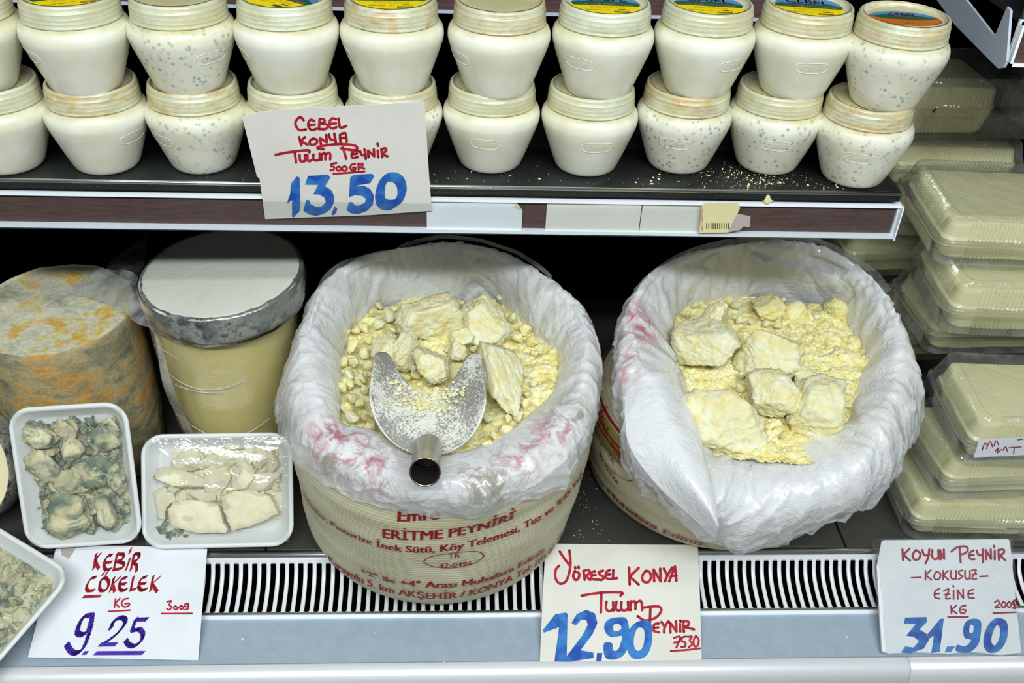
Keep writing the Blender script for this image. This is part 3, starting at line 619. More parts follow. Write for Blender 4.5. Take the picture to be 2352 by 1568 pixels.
A.poly('blue_numeral', [(1780, 865), (1870, 865), (1940, 910), (1975, 990), (1975, 1090), (1930, 1190), (1870, 1240), (1790, 1285), (1700, 1280), (1640, 1220), (1625, 1130), (1650, 1010), (1700, 920)], M['blue'], [(1770, 965), (1830, 975), (1870, 1030), (1875, 1110), (1850, 1160), (1790, 1170), (1740, 1150), (1735, 1080), (1745, 1000)])
# --- cards lying across the grille
pd = Vector((0, .815, -.0350)); nd_ = Vector((0, -.287, 1))
Bc = Sign('price_card', 'white card marked 9,25 in violet, lying across the grille at left', [(130, 1252), (300, 1253), (476, 1260), (470, 1330), (455, 1516), (260, 1512), (64, 1509), (97, 1380)], pd, nd_, M['card_cool'], (0, 1180, 3.36))
nb = (11.5, -12.5)
Bc.strokes('red_lettering', [[(742, 310), (722, 420)], [(772, 308), (738, 362), (762, 420)], [(862, 318), (830, 325), (803, 380), (815, 428), (852, 425)], [(808, 378), (858, 372)], [(905, 305), (878, 425)], [(905, 310), (952, 312), (945, 348), (902, 365)], [(902, 368), (952, 380), (945, 415), (880, 430)], [(1003, 345), (972, 430)], [(1010, 270), (1001, 298)], [(1035, 310), (1010, 430)], [(1035, 310), (1070, 308), (1068, 345), (1022, 372)], [(1022, 372), (1052, 395), (1055, 440)],
 [(738, 488), (700, 500), (668, 560), (680, 592), (725, 588)], [(815, 490), (780, 510), (768, 570), (785, 592), (822, 582), (840, 530), (815, 490)], [(798, 458), (792, 468)], [(826, 453), (820, 463)], [(880, 492), (852, 592)], [(925, 488), (868, 545)], [(868, 545), (885, 598)], [(975, 490), (935, 505), (920, 560), (940, 590), (975, 582)], [(925, 543), (968, 538)], [(1030, 485), (1008, 588)], [(1008, 588), (1045, 578)], [(1128, 485), (1090, 500), (1070, 555), (1092, 588), (1130, 578)], [(1075, 540), (1122, 535)], [(1182, 482), (1162, 590)], [(1230, 488), (1172, 540)], [(1172, 540), (1212, 598)]], 16, M['red'], nib=nb)
Bc.poly('red_underline', [(631, 650), (651, 626), (788, 622), (768, 646)], M['red'], smooth=False)
Bc.strokes('small_red_lettering', [[(892, 655), (883, 720)], [(925, 652), (888, 690)], [(888, 690), (920, 718)], [(990, 652), (955, 660), (938, 690), (955, 715), (990, 710), (998, 690), (965, 692)], [(838, 752), (1003, 742)], [(1290, 677), (1322, 670), (1305, 700), (1325, 718), (1303, 740), (1288, 730)], [(1352, 710), (1340, 725), (1355, 738), (1375, 724), (1352, 710)], [(1398, 708), (1386, 722), (1400, 735), (1418, 722), (1398, 708)], [(1452, 690), (1430, 695), (1428, 712), (1450, 712), (1455, 690), (1452, 730), (1428, 738)], [(1248, 768), (1482, 767)]], 13, M['red'])
Bc.strokes('violet_numeral', [[(708, 782), (650, 790), (612, 850), (598, 915), (640, 930), (682, 890), (712, 785)], [(712, 785), (695, 890), (650, 1020), (600, 1070), (550, 1060), (515, 1005)]], 26, M['violet'], nib=(20, -20))
Bc.poly('violet_point', [(628, 1088), (650, 1058), (686, 1056), (666, 1086)], M['violet'], smooth=False)
Bc.strokes('violet_numeral', [[(855, 880), (880, 825), (930, 800), (965, 815), (955, 860), (890, 935), (790, 1005)]], 26, M['violet'], nib=(17, -17))
Bc.poly('violet_numeral', [(752, 1024), (780, 992), (912, 990), (885, 1022)], M['violet'], smooth=False)
Bc.strokes('violet_numeral', [[(1055, 815), (1130, 812)], [(1050, 812), (1022, 895), (1075, 890), (1103, 930), (1080, 990), (1030, 1018), (990, 1005), (972, 975)]], 26, M['violet'], nib=(17, -17))
Bc.poly('violet_underline', [(718, 1090), (748, 1058), (1124, 1056), (1095, 1088)], M['violet'], smooth=False)
Bc.poly('torn_patch', [(475, 250), (500, 238), (575, 242), (572, 285), (545, 320), (530, 345), (505, 330), (480, 320), (470, 290)], M['grease'])
Bc.poly('black_spot', [(455, 425), (470, 415), (492, 422), (485, 440), (475, 448)], M['flyblack'])
Cc = Sign('price_card', 'white card marked 12,90 in blue, lying in front of the two open sacks', [(1253, 1252), (1256, 1248), (1420, 1250), (1601, 1251), (1603, 1256), (1608, 1380), (1612, 1512), (1608, 1515), (1430, 1519), (1243, 1521), (1240, 1517), (1246, 1380)], pd, nd_, M['card'], (1200, 1200, 2.0417))
Cc.strokes('red_lettering', [[(175, 135), (198, 170), (224, 203)], [(220, 130), (225, 200), (208, 268), (178, 286), (156, 262), (156, 222), (172, 202)], [(245, 228), (238, 250), (248, 268), (262, 262), (266, 238), (245, 228)], [(247, 208), (248, 216)], [(263, 206), (264, 214)], [(292, 268), (286, 226)], [(286, 226), (312, 222), (312, 240), (293, 248)], [(293, 248), (318, 268)], [(340, 227), (325, 235), (325, 262), (350, 267)], [(325, 247), (343, 245)], [(378, 225), (358, 232), (365, 245), (382, 255), (372, 268), (354, 266)], [(410, 222), (393, 232), (392, 258), (415, 265)], [(392, 244), (411, 242)], [(426, 222), (424, 262)], [(424, 262), (444, 260)],
 [(500, 210), (503, 290)], [(545, 212), (503, 252)], [(503, 252), (545, 290)], [(578, 226), (562, 250), (567, 275), (590, 278), (603, 255), (595, 230), (578, 226)], [(618, 275), (615, 220)], [(615, 220), (648, 275)], [(648, 275), (646, 215)], [(663, 215), (678, 245)], [(702, 210), (684, 240), (668, 275)], [(688, 275), (715, 205)], [(715, 205), (722, 272)], [(697, 250), (722, 248)],
 [(278, 342), (370, 328), (465, 328), (460, 342)], [(370, 332), (368, 420)], [(394, 370), (392, 402), (408, 415), (425, 405)], [(425, 372), (427, 412)], [(441, 370), (438, 405), (456, 412)], [(464, 372), (464, 405), (480, 412), (495, 402)], [(495, 370), (497, 410)], [(508, 410), (508, 368)], [(508, 376), (524, 368), (530, 380), (530, 405)], [(530, 378), (552, 366), (560, 380), (562, 410)],
 [(600, 395), (598, 460), (595, 520)], [(540, 438), (575, 458), (625, 445), (650, 415), (645, 396), (620, 392), (570, 398)], [(640, 472), (618, 478), (615, 505), (640, 514)], [(616, 494), (637, 491)], [(652, 465), (667, 488)], [(685, 462), (668, 488), (664, 515)], [(694, 515), (692, 468)], [(692, 468), (722, 510)], [(722, 510), (720, 462)], [(739, 475), (740, 510)], [(740, 458), (742, 464)], [(757, 512), (754, 462)], [(754, 462), (778, 464), (776, 482), (757, 488)], [(757, 488), (805, 500)]], 12.5, M['red'])
Cc.strokes('small_red_lettering', [[(710, 540), (740, 535), (722, 585)], [(712, 562), (738, 558)], [(770, 533), (750, 538), (748, 555), (764, 562), (762, 580), (745, 582)], [(777, 535), (795, 533), (784, 552), (798, 568), (780, 583)], [(814, 530), (803, 550), (806, 578), (820, 578), (827, 550), (814, 530)], [(696, 601), (765, 597), (833, 589)]], 9.5, M['red'])
Cc.poly('blue_numeral', [(205, 421), (212, 428), (207, 652), (150, 650), (172, 490), (100, 516), (96, 502), (155, 428)], M['blue'], smooth=False)
Cc.poly('blue_numeral', [(230, 470), (255, 428), (300, 408), (340, 425), (352, 470), (330, 520), (272, 598), (332, 608), (334, 634), (225, 652), (200, 652), (205, 628), (280, 530), (306, 480), (300, 455), (275, 455), (250, 482)], M['blue'], smooth=False)
Cc.poly('blue_comma', [(350, 610), (375, 610), (370, 650), (346, 650)], M['blue'], smooth=False)
Cc.poly('blue_numeral', [(455, 443), (488, 450), (500, 500), (498, 570), (475, 620), (430, 642), (388, 630), (382, 566), (420, 565), (425, 598), (448, 595), (462, 560), (465, 530), (420, 537), (390, 515), (384, 480), (405, 452)], M['blue'], [(428, 478), (458, 478), (462, 500), (430, 508)])
Cc.poly('blue_numeral', [(550, 460), (598, 465), (609, 520), (600, 590), (570, 632), (520, 637), (492, 600), (485, 540), (508, 490)], M['blue'], [(545, 492), (570, 502), (572, 550), (560, 590), (537, 600), (522, 570), (527, 520)])
Dc = Sign('price_card', 'film-wrapped card marked 31,90 in blue, below the stacked clear boxes', [(2025, 1242), (2030, 1240), (2180, 1239), (2316, 1238), (2320, 1244), (2330, 1350), (2346, 1498), (2300, 1502), (2230, 1496), (2180, 1500), (2100, 1497), (2042, 1500), (2026, 1494), (2020, 1400), (2014, 1300)], pd+Vector((0, 0, .006)), nd_, M['card_cool'], (1200, 1200, 2.0417), .004)
Dc.strokes('red_lettering', [[(1782, 125), (1785, 175)], [(1815, 122), (1787, 150)], [(1787, 150), (1818, 178)], [(1845, 128), (1830, 150), (1838, 172), (1858, 170), (1866, 145), (1845, 128)], [(1875, 128), (1885, 152), (1908, 150)], [(1908, 125), (1902, 165), (1890, 190)], [(1922, 128), (1922, 160), (1936, 172), (1950, 162)], [(1950, 128), (1952, 170)], [(1962, 172), (1958, 128)], [(1958, 128), (1978, 170)], [(1978, 170), (1976, 125)], [(2050, 118), (2055, 185)], [(2012, 135), (2040, 115), (2080, 112), (2088, 130), (2072, 145), (2055, 148)], [(2116, 130), (2098, 142), (2098, 168), (2120, 171)], [(2098, 153), (2116, 151)], [(2130, 130), (2140, 152), (2158, 150)], [(2158, 125), (2160, 185)], [(2175, 172), (2172, 128)], [(2172, 128), (2198, 170)], [(2198, 170), (2196, 125)], [(2215, 132), (2215, 172)], [(2212, 108), (2213, 116)], [(2235, 175), (2232, 128)], [(2232, 128), (2256, 126), (2257, 142), (2238, 152)], [(2238, 152), (2265, 176)]], 10.5, M['darkred'])
Dc.strokes('red_lettering', [[(1825, 258), (1868, 256)], [(1890, 225), (1890, 268)], [(1915, 222), (1891, 245)], [(1891, 245), (1918, 268)], [(1942, 228), (1930, 250), (1938, 266), (1955, 262), (1960, 240), (1942, 228)], [(1973, 225), (1973, 266)], [(1996, 225), (1974, 245)], [(1974, 245), (1998, 268)], [(2009, 225), (2009, 255), (2021, 265), (2033, 255)], [(2033, 225), (2034, 264)], [(2064, 223), (2046, 229), (2050, 242), (2064, 252), (2046, 265)], [(2076, 225), (2076, 256), (2087, 265), (2098, 256)], [(2098, 225), (2099, 264)], [(2106, 225), (2128, 222), (2108, 262), (2130, 262)], [(2108, 243), (2129, 241)], [(2146, 252), (2182, 250)],
 [(1955, 310), (1935, 322), (1935, 350), (1958, 357)], [(1935, 334), (1956, 332)], [(1976, 320), (2000, 312), (1985, 354), (2006, 355)], [(1979, 338), (2001, 334)], [(2022, 318), (2022, 358)], [(2020, 295), (2021, 301)], [(2042, 358), (2040, 315)], [(2040, 315), (2068, 355)], [(2068, 355), (2066, 312)], [(2115, 313), (2093, 322), (2093, 350), (2118, 354)], [(2093, 334), (2114, 332)],
 [(2010, 390), (2012, 425)], [(2035, 388), (2012, 408)], [(2012, 408), (2036, 425)], [(2078, 388), (2056, 395), (2052, 418), (2070, 425), (2079, 410), (2062, 408)], [(1996, 442), (2090, 442)], [(2215, 374), (2230, 364), (2236, 380), (2217, 398), (2240, 396)], [(2256, 370), (2246, 385), (2258, 398), (2268, 382), (2256, 370)], [(2282, 370), (2272, 385), (2284, 398), (2292, 382), (2282, 370)], [(2308, 362), (2298, 374), (2312, 386), (2300, 400), (2314, 400), (2300, 378), (2313, 366)], [(2208, 424), (2315, 420)]], 8, M['darkred'])
Dc.poly('blue_numeral', [(1795, 445), (1895, 442), (1897, 465), (1862, 500), (1895, 520), (1906, 550), (1882, 590), (1820, 612), (1775, 608), (1795, 580), (1835, 585), (1860, 555), (1835, 535), (1800, 530), (1845, 475), (1788, 475)], M['blue'], smooth=False)
Dc.poly('blue_numeral', [(1960, 450), (1976, 450), (1957, 606), (1918, 610), (1930, 530), (1905, 545), (1898, 525)], M['blue'], smooth=False)
Dc.poly('blue_comma', [(1992, 580), (2028, 580), (2010, 606), (1980, 608)], M['blue'], smooth=False)
Dc.poly('blue_numeral', [(2110, 450), (2142, 455), (2152, 480), (2142, 560), (2110, 600), (2070, 610), (2033, 600), (2040, 572), (2075, 580), (2105, 550), (2075, 540), (2067, 500), (2080, 465)], M['blue'], [(2100, 480), (2116, 484), (2112, 515), (2096, 512)])
Dc.poly('blue_numeral', [(2220, 448), (2262, 455), (2277, 490), (2270, 550), (2237, 600), (2190, 610), (2165, 582), (2164, 530), (2185, 480)], M['blue'], [(2225, 480), (2241, 500), (2235, 545), (2216, 575), (2200, 560), (2204, 520)])
# film sleeve on the wrapped card, and its folded left side
fl = []; nx, ny = 40, 30
for j in range(ny+1):
    for i in range(nx+1):
        u, w = i/nx, j/ny; x = (2003+(2022-2003)*w)*(1-u)+(2326+(2350-2326)*w)*u; y = 1236+(1500-1236)*w
        lift = .0016+.0012*noise.noise(Vector((u*9, w*6, 3)))+.0008*noise.noise(Vector((u*25, w*20, 8)))
        if u < .05: lift -= .006*(1-u/.05)
        fl.append(hit(x, y, Dc.p0+Dc.n*lift, Dc.n))
ff = [(j*(nx+1)+i, j*(nx+1)+i+1, (j+1)*(nx+1)+i+1, (j+1)*(nx+1)+i) for j in range(ny) for i in range(nx)]
Dc.put(obj('film_sleeve', fl, ff, M['film'], None))

# ------------------------------------------------------------------ loft surfaces
def loft(rows, kv, ku, closed=True):      # rows: list of rings (lists of Vectors, same length)
    R = [spline(r, ku, closed) for r in rows]; n = len(R[0]); cols = [spline([R[j][i] for j in range(len(R))], kv) for i in range(n)]
    nr = len(cols[0]); return [[cols[i][j] for i in range(n)] for j in range(nr)]
def mesh_rings(G, closed=True):
    nr, n = len(G), len(G[0]); v = [p for r in G for p in r]; f = []; uv = []
    for j in range(nr):
        for i in range(n): uv.append((i/n, j/(nr-1)))
    for j in range(nr-1):
        for i in range(n if closed else n-1): k = (i+1) % n; f.append((j*n+i, j*n+k, (j+1)*n+k, (j+1)*n+i))
    return v, f, uv
def liner(stations, c, amp, seed, parent, name, mt):
    rows = []; L = []
    for st_ in stations:
        P = [at(*q) if q else None for q in st_]
        rd = lambda p: Vector((p.x-c.x, p.y-c.y, 0)).normalized()
        if P[3] is None: P[3] = P[2]+rd(P[2])*.017+Vector((0, 0, -.045)); P[4] = P[2]+rd(P[2])*.012+Vector((0, 0, -.12))
        elif P[4] is None: P[4] = P[3]+rd(P[3])*.002+Vector((0, 0, -.06))
        P = [P[0]+rd(P[0])*.012+Vector((0, 0, -.055))]+P
        L.append(P)
    rows = [[L[i][j] for i in range(len(L))] for j in range(6)]
    G = loft(rows, 12, max(4, 432//len(L))); nr, n = len(G), len(G[0]); out = []
    for j in range(nr):
        r = []
        for i in range(n):
            p = G[j][i]; a = Vector((p.x-c.x, p.y-c.y, 0)).normalized(); t = j/(nr-1)
            pu = G[j][(i+1) % n]-G[j][i-1]; pv = G[min(j+1, nr-1)][i]-G[max(j-1, 0)][i]; nn = pu.cross(pv)
            nn = nn.normalized() if nn.length > 1e-12 else Vector((0, 0, 1))
            if nn.z < 0 and t < .5 or (nn.dot(a) < 0 and t >= .5): nn = -nn
            q = Vector((a.x*4+seed, a.y*4, t*1.1)); q2 = Vector((a.x*11, a.y*11+seed, t*3)); q3 = Vector((a.x*30, a.y*30, t*10+seed))
            w = 1-abs(noise.noise(q))*2.2; w3 = noise.noise(q3); rw = Vector((a.x*3.2+t*1.6, a.y*3.2-t*1.1, t*1.3+seed)); wp = noise.noise_vector(q)*.9
            w2 = .55*(1-abs(noise.noise(rw*2.1+wp))*1.6)**5+.45*(1-abs(noise.noise(Vector((a.x*7-t*1.5, a.y*7+t*1.8, seed))+wp))*1.6)**6-.25
            w4 = (1-abs(noise.noise(Vector((a.x*19+t*2, a.y*19-t*3, t*2+seed))+wp))*1.5)**6*(1 if t < .62 else .5)
            env = min(1, t*6)*(.6+.6*t)
            d = (w*.0045+w2*.0060+w4*.0011+w3*.0002)*amp*env-.003*amp*env
            p = p+nn*d
            if t > .93: p = p+Vector((0, 0, .004*noise.noise(Vector((a.x*9, a.y*9, seed)))))
            r.append(p)
        out.append(r)
    v, f, uv = mesh_rings(out); o = obj(name, v, f, mt, None, uv=uv); o.parent = parent; o.matrix_parent_inverse = Matrix.Translation(-parent.location); return o
def adopt(o, parent): o.parent = parent; o.matrix_parent_inverse = Matrix.Translation(-parent.location); return o
# sacks --------------------------------------------------
SP = [(0, .001), (.10, .001), (.150, .0012), (.168, .004), (.178, .012), (.185, .028), (.191, .06), (.196, .10), (.200, .14), (.202, .18), (.199, .205), (.192, .222), (.180, .234)]
class Sack:
    def __init__(s, name, label, c, sc, shear, mt, seed, zs=1.):
        s.c, s.sc, s.sh, s.seed = c, sc, shear, seed; s.root = thing(name, label, 'sack', (c[0], c[1], 0))
        pf = spline([Vector((r, z, 0)) for r, z in [(a, b*zs) for a, b in SP]], 5); s.pf = [(p.x, p.y) for p in pf]; n = 200; v, uv = [], []
        for j, (r, z) in enumerate(s.pf):
            for i in range(n+1): a = 2*math.pi*i/n; v.append(s.pt(a, z, 0, r)); uv.append((i/n*6, z*5))
        f = [(j*(n+1)+i, j*(n+1)+i+1, (j+1)*(n+1)+i+1, (j+1)*(n+1)+i) for j in range(len(pf)-1) for i in range(n)]
        s.body = adopt(obj('woven_body', v, f, mt, None, uv=uv), s.root)
    def rad(s, z):
        for (r, a), (r2, b) in zip(s.pf, s.pf[1:]):
            if a <= z <= b and b > a: return r+(r2-r)*(z-a)/(b-a)
        return s.pf[-1][0] if z > .1 else s.pf[0][0]
    def pt(s, a, z, out=0, r=None):
        r = (s.rad(z) if r is None else r)*s.sc; ca, sa = math.cos(a), math.sin(a)
        w = .0035*noise.noise(Vector((ca*2.2+s.seed, sa*2.2, z*16)))*min(1, z*20)+.0022*noise.noise(Vector((ca*1.1, sa*1.1+s.seed, z*70)))*min(1, z*20)
        r = r+w+out if r > .1 else r; return Vector((s.c[0]+r*ca+s.sh[0]*z, s.c[1]+r*sa+s.sh[1]*z, z))
    def inv(s, px, py):     # where a ray meets the sack: (angle, height)
        d = ray(px, py); best = None; prev = None
        for i in range(900):
            t = .6+i*.0014; p = CP+d*t; z = p.z
            if z > s.pf[-1][1]: continue
            if z < 0: break
            q = Vector((p.x-s.c[0]-s.sh[0]*z, p.y-s.c[1]-s.sh[1]*z, 0))
            if q.length < s.rad(max(z, .002))*s.sc: return (math.atan2(q.y, q.x), z)
        return None
    def text(s, name, txt, p0, p1, h, bold=.02, mt=None, pre='', post=''):
        A_, B_ = s.inv(*p0), s.inv(*p1)
        if not A_ or not B_: return
        w0 = text2d(pre+txt[0], bold)[2]-text2d(txt[0], bold)[2] if pre else 0; w1 = text2d(pre+txt, bold)[2]; v, f, wt = text2d(pre+txt+post, bold); v = [((x*wt-w0)/(w1-w0), y) for x, y in v]; a1 = B_[0]
        if a1 < A_[0]: a1 += 2*math.pi
        vv = []
        for x, y in v: vv.append(s.pt(A_[0]+(a1-A_[0])*x, A_[1]+(B_[1]-A_[1])*x+h*y, .0021))
        adopt(obj(name, vv, f, mt or M['sackred'], None, smooth=False), s.root)
    def band(s, name, z0, z1, mt, a0=0, a1=2*math.pi, out=.0008, n=120):
        v, f = [], []
        for i in range(n+1):
            a = a0+(a1-a0)*i/n
            for j in range(5): z = z0+(z1-z0)*j/4; v.append(s.pt(a, z, out))
        for i in range(n):
            for j in range(4): k = i*5+j; f.append((k, k+5, k+6, k+1))
        adopt(obj(name, v, f, mt, None), s.root)
    def oval(s, name, px, py, ha, hz, w=.0014):
        a, z = s.inv(px, py); N = 60; v, f = [], []
        for k in (0, 1):
            for i in range(N): t = 2*math.pi*i/N; v.append(s.pt(a+(ha-k*w)*math.cos(t)/.19, z+(hz-k*w)*math.sin(t), .0021))
        for i in range(N): k = (i+1) % N; f.append((i, k, N+k, N+i))
        adopt(obj(name, v, f, M['sackred'], None, smooth=False), s.root)
S1 = Sack('cheese_sack', 'open white woven sack holding the metal scoop, its folded film liner over red print', (-.020, 1.034), 1.0, (.03, .02), M['sack'], 1.)
S1.text('printed_line', 'Emre', (914, 1193), (1010, 1189), .019, .036)
S1.text('printed_line', 'ERİTME PEYNİRİ', (882, 1228), (1180, 1189), .0165, .036)
S1.text('printed_line', 'Pastorize İnek Sütü, Köy Telemesi, Tuz', (764, 1204), (1240, 1188), .0120, .032, pre='İçindekiler: ', post=' ve %45 Yağ')
S1.oval('printed_oval', 1043, 1284, .036, .0165)
S1.text('printed_line', 'TR', (1029, 1279), (1056, 1277), .0095, .01)
S1.text('printed_line', '42-0496', (1008, 1302), (1083, 1296), .009, .01)
S1.text('printed_line', '+2° ile +4° Arası Muhafaza Ediniz.', (830, 1311), (1249, 1260), .0128, .032)
S1.text('printed_line', '5. km AKŞEHİR / KONYA Tel:', (846, 1341), (1218, 1305), .0148, .036, pre='Karayolu ', post=' (05 6) 288')
CX1 = Vector((-.013, 1.05, 0))
ST1 = [
 [(1035,672,.25),(1037,612,.300),(1040,556,.335),None,None], [(1110,662,.25),(1128,618,.300),(1150,577,.330),None,None],
 [(1180,712,.25),(1213,664,.300),(1243,625,.322),None,None], [(1232,762,.25),(1283,715,.297),(1318,683,.312),None,None],
 [(1272,800,.25),(1325,775,.292),(1360,755,.298),None,None], [(1285,850,.248),(1335,850,.285),(1372,850,.272),(1380,885,.23),(1374,935,.2)],
 [(1262,905,.248),(1310,930,.275),(1352,955,.262),(1360,990,.23),(1345,1030,.20)], [(1200,965,.248),(1240,1010,.265),(1290,1050,.250),(1310,1080,.225),(1300,1115,.20)],
 [(1130,1010,.25),(1150,1060,.262),(1180,1100,.25),(1200,1130,.228),(1200,1155,.207)], [(1040,1045,.25),(1050,1085,.262),(1070,1130,.25),(1085,1165,.225),(1092,1192,.197)],
 [(940,1035,.25),(930,1080,.262),(925,1120,.25),(915,1150,.228),(905,1172,.206)], [(850,985,.25),(830,1030,.262),(800,1075,.25),(785,1105,.228),(775,1130,.21)],
 [(785,965,.25),(745,985,.268),(705,1010,.256),(688,1035,.232),(675,1060,.21)], [(783,890,.25),(730,890,.28),(670,905,.268),(642,925,.235),(630,950,.21)],
 [(790,800,.25),(730,785,.292),(680,800,.292),(658,835,.262),(645,880,.22)], [(818,735,.25),(770,690,.298),(735,655,.314),None,None],
 [(880,690,.25),(850,635,.300),(830,590,.330),None,None], [(950,680,.25),(940,615,.300),(930,568,.335),None,None]]
sp1 = [(tuple(at(775, 1010, z=.262)), .055, col(206, 120, 140)), (tuple(at(850, 1075, z=.25)), .05, col(206, 130, 148)), (tuple(at(1100, 1110, z=.25)), .035, col(196, 110, 132)),
       (tuple(at(1310, 950, z=.27)), .05, col(170, 178, 160)), (tuple(at(1270, 1000, z=.26)), .04, col(216, 150, 166)), (tuple(at(1120, 1130, z=.24)), .05, col(168, 176, 156)), (tuple(at(740, 1090, z=.24)), .035, col(160, 166, 150)), (tuple(at(1195, 1040, z=.262)), .04, col(214, 160, 176))]
ml1 = linerm('film_liner_left_sack', sp1)
liner(ST1, CX1, .72, 3.3, S1.root, 'film_liner', ml1)
# second sack
S2 = Sack('cheese_sack', 'open woven sack with broad milky film liner, standing beside the clear boxes', (.396, 1.136), 1.04, (.06, -.30), M['sack'], 5., .86)
S2.band('green_band', .142, .182, M['sackgreen'], math.pi*.55, math.pi*1.32)
for z0, z1 in ((.137, .1395), (.184, .188), (.168, .171), (.160, .163)): S2.band('red_stripe', z0, z1, M['sackred'], math.pi*.55, math.pi*1.32, .0014)
S2.text('printed_line', 'Sütü,', (1405, 1015), (1450, 1078), .0125, .03, pre='İnek ')
S2.oval('printed_oval', 1412, 1062, .036, .0165)
S2.text('printed_line', 'TR', (1397, 1042), (1412, 1068), .0095, .01)
S2.text('printed_line', '42-0496', (1380, 1040), (1424, 1112), .009, .01)
S2.text('printed_line', 'Muhafaza Ediniz.', (1397, 1128), (1625, 1253), .0135, .032, pre='Arası ')
S2.text('printed_line', 'KONYA Tel:', (1398, 1175), (1500, 1243), .0150, .034, pre='AKŞEHİR / ', post=' (05')
CX2 = Vector((.417, 1.055, 0))
ST2 = [
 [(1770,660,.25),(1785,605,.300),(1800,552,.335),None,None], [(1860,672,.25),(1880,620,.300),(1895,570,.332),None,None],
 [(1925,700,.25),(1965,660,.298),(1990,625,.322),None,None], [(1955,740,.25),(2010,715,.295),(2050,695,.310),None,None],
 [(1985,800,.245),(2045,795,.285),(2088,780,.290),None,None], [(1980,850,.24),(2050,880,.272),(2108,880,.260),(2120,920,.225),(2110,960,.19)],
 [(1955,910,.235),(2020,960,.262),(2075,985,.240),(2090,1020,.205),(2070,1050,.17)], [(1950,965,.23),(1990,1030,.25),(2040,1075,.222),(2040,1110,.185),(2010,1150,.15)],
 [(1900,990,.225),(1935,1075,.235),(1965,1140,.205),(1950,1175,.17),(1925,1200,.14)], [(1830,995,.215),(1840,1095,.225),(1850,1170,.195),(1840,1215,.155),(1825,1240,.125)],
 [(1750,1010,.205),(1745,1110,.215),(1745,1195,.185),(1740,1245,.14),(1735,1272,.11)], [(1685,1035,.205),(1665,1130,.22),(1660,1200,.185),(1680,1250,.14),(1690,1268,.115)],
 [(1640,1045,.21),(1590,1110,.235),(1560,1160,.20),(1575,1205,.155),(1590,1228,.13)], [(1610,985,.225),(1540,1030,.25),(1485,1085,.22),(1490,1125,.18),(1500,1150,.15)],
 [(1588,915,.235),(1510,940,.268),(1440,1000,.245),(1432,1050,.20),(1440,1085,.17)], [(1562,845,.245),(1490,850,.285),(1428,900,.27),(1415,945,.225),(1418,990,.19)],
 [(1540,780,.25),(1475,760,.298),(1425,780,.295),(1412,830,.25),(1410,880,.21)], [(1560,705,.25),(1510,670,.300),(1465,655,.318),None,None],
 [(1620,680,.25),(1590,625,.302),(1560,590,.332),None,None], [(1695,668,.25),(1690,605,.302),(1685,562,.335),None,None]]
sp2 = [(tuple(at(1475, 740, z=.298)), .045, col(226, 120, 150)), (tuple(at(1450, 800, z=.29)), .04, col(222, 150, 172)), (tuple(at(1430, 850, z=.28)), .035, col(226, 170, 186))]
ml2 = linerm('film_liner_right_sack', sp2)
liner(ST2, CX2, 1.05, 9.1, S2.root, 'film_liner', ml2)
# extra folds of loose film standing behind the rims
def sheet(name, rows, mt, parent, amp=.003, ku=8, kv=6, seed=0, fr=30):
    R = [[at(*q) for q in r] for r in rows]; G = loft(R, kv, ku, False)
    for j, r in enumerate(G):
        for i, p in enumerate(r): r[i] = p+Vector((noise.noise(p*fr+Vector((seed, 0, 0))), noise.noise(p*fr+Vector((5, seed, 0))), noise.noise(p*fr+Vector((0, 9, seed)))))*amp
    v, f, uv = mesh_rings(G, False); o = obj(name, v, f, mt, None); 
    if parent: adopt(o, parent)
    return o
sheet('loose_film', [[(895, 600, .318), (925, 572, .330), (970, 556, .337), (1040, 549, .340), (1100, 556, .338), (1160, 575, .334), (1225, 608, .326), (1262, 642, .318)],
  [(893, 590, .325), (925, 562, .338), (970, 546, .345), (1040, 540, .348), (1100, 547, .346), (1160, 565, .342), (1228, 598, .334), (1268, 634, .324)]], M['bagfilm'], S1.root, .003)
sheet('loose_film', [[(735, 668, .312), (750, 640, .318), (800, 605, .326), (860, 590, .328)], [(728, 664, .318), (742, 632, .325), (796, 596, .333), (862, 582, .335)]], M['bagfilm'], S1.root, .002)
sheet('loose_film', [[(1500, 640, .32), (1560, 600, .33), (1640, 570, .336), (1740, 556, .338), (1830, 552, .338), (1900, 570, .334), (1980, 618, .324), (2035, 672, .315)],
  [(1492, 628, .328), (1555, 585, .34), (1640, 556, .345), (1740, 545, .347), (1835, 542, .347), (1908, 560, .343), (1992, 604, .334), (2050, 664, .322)]], M['bagfilm'], S2.root, .003)
# left flap folded into the second opening and clear pocket at its front
sheet('film_flap', [[(1440, 880, .276), (1438, 1000, .253), (1486, 1085, .230), (1562, 1165, .208), (1645, 1240, .180)],
  [(1495, 865, .292), (1520, 950, .277), (1548, 1040, .262), (1592, 1120, .246), (1650, 1215, .212)],
  [(1545, 858, .276), (1575, 940, .266), (1602, 1035, .256), (1625, 1115, .246), (1651, 1212, .214)],
  [(1562, 856, .258), (1592, 938, .252), (1618, 1035, .244), (1638, 1118, .236), (1654, 1212, .208)]], ml2, S2.root, .002)

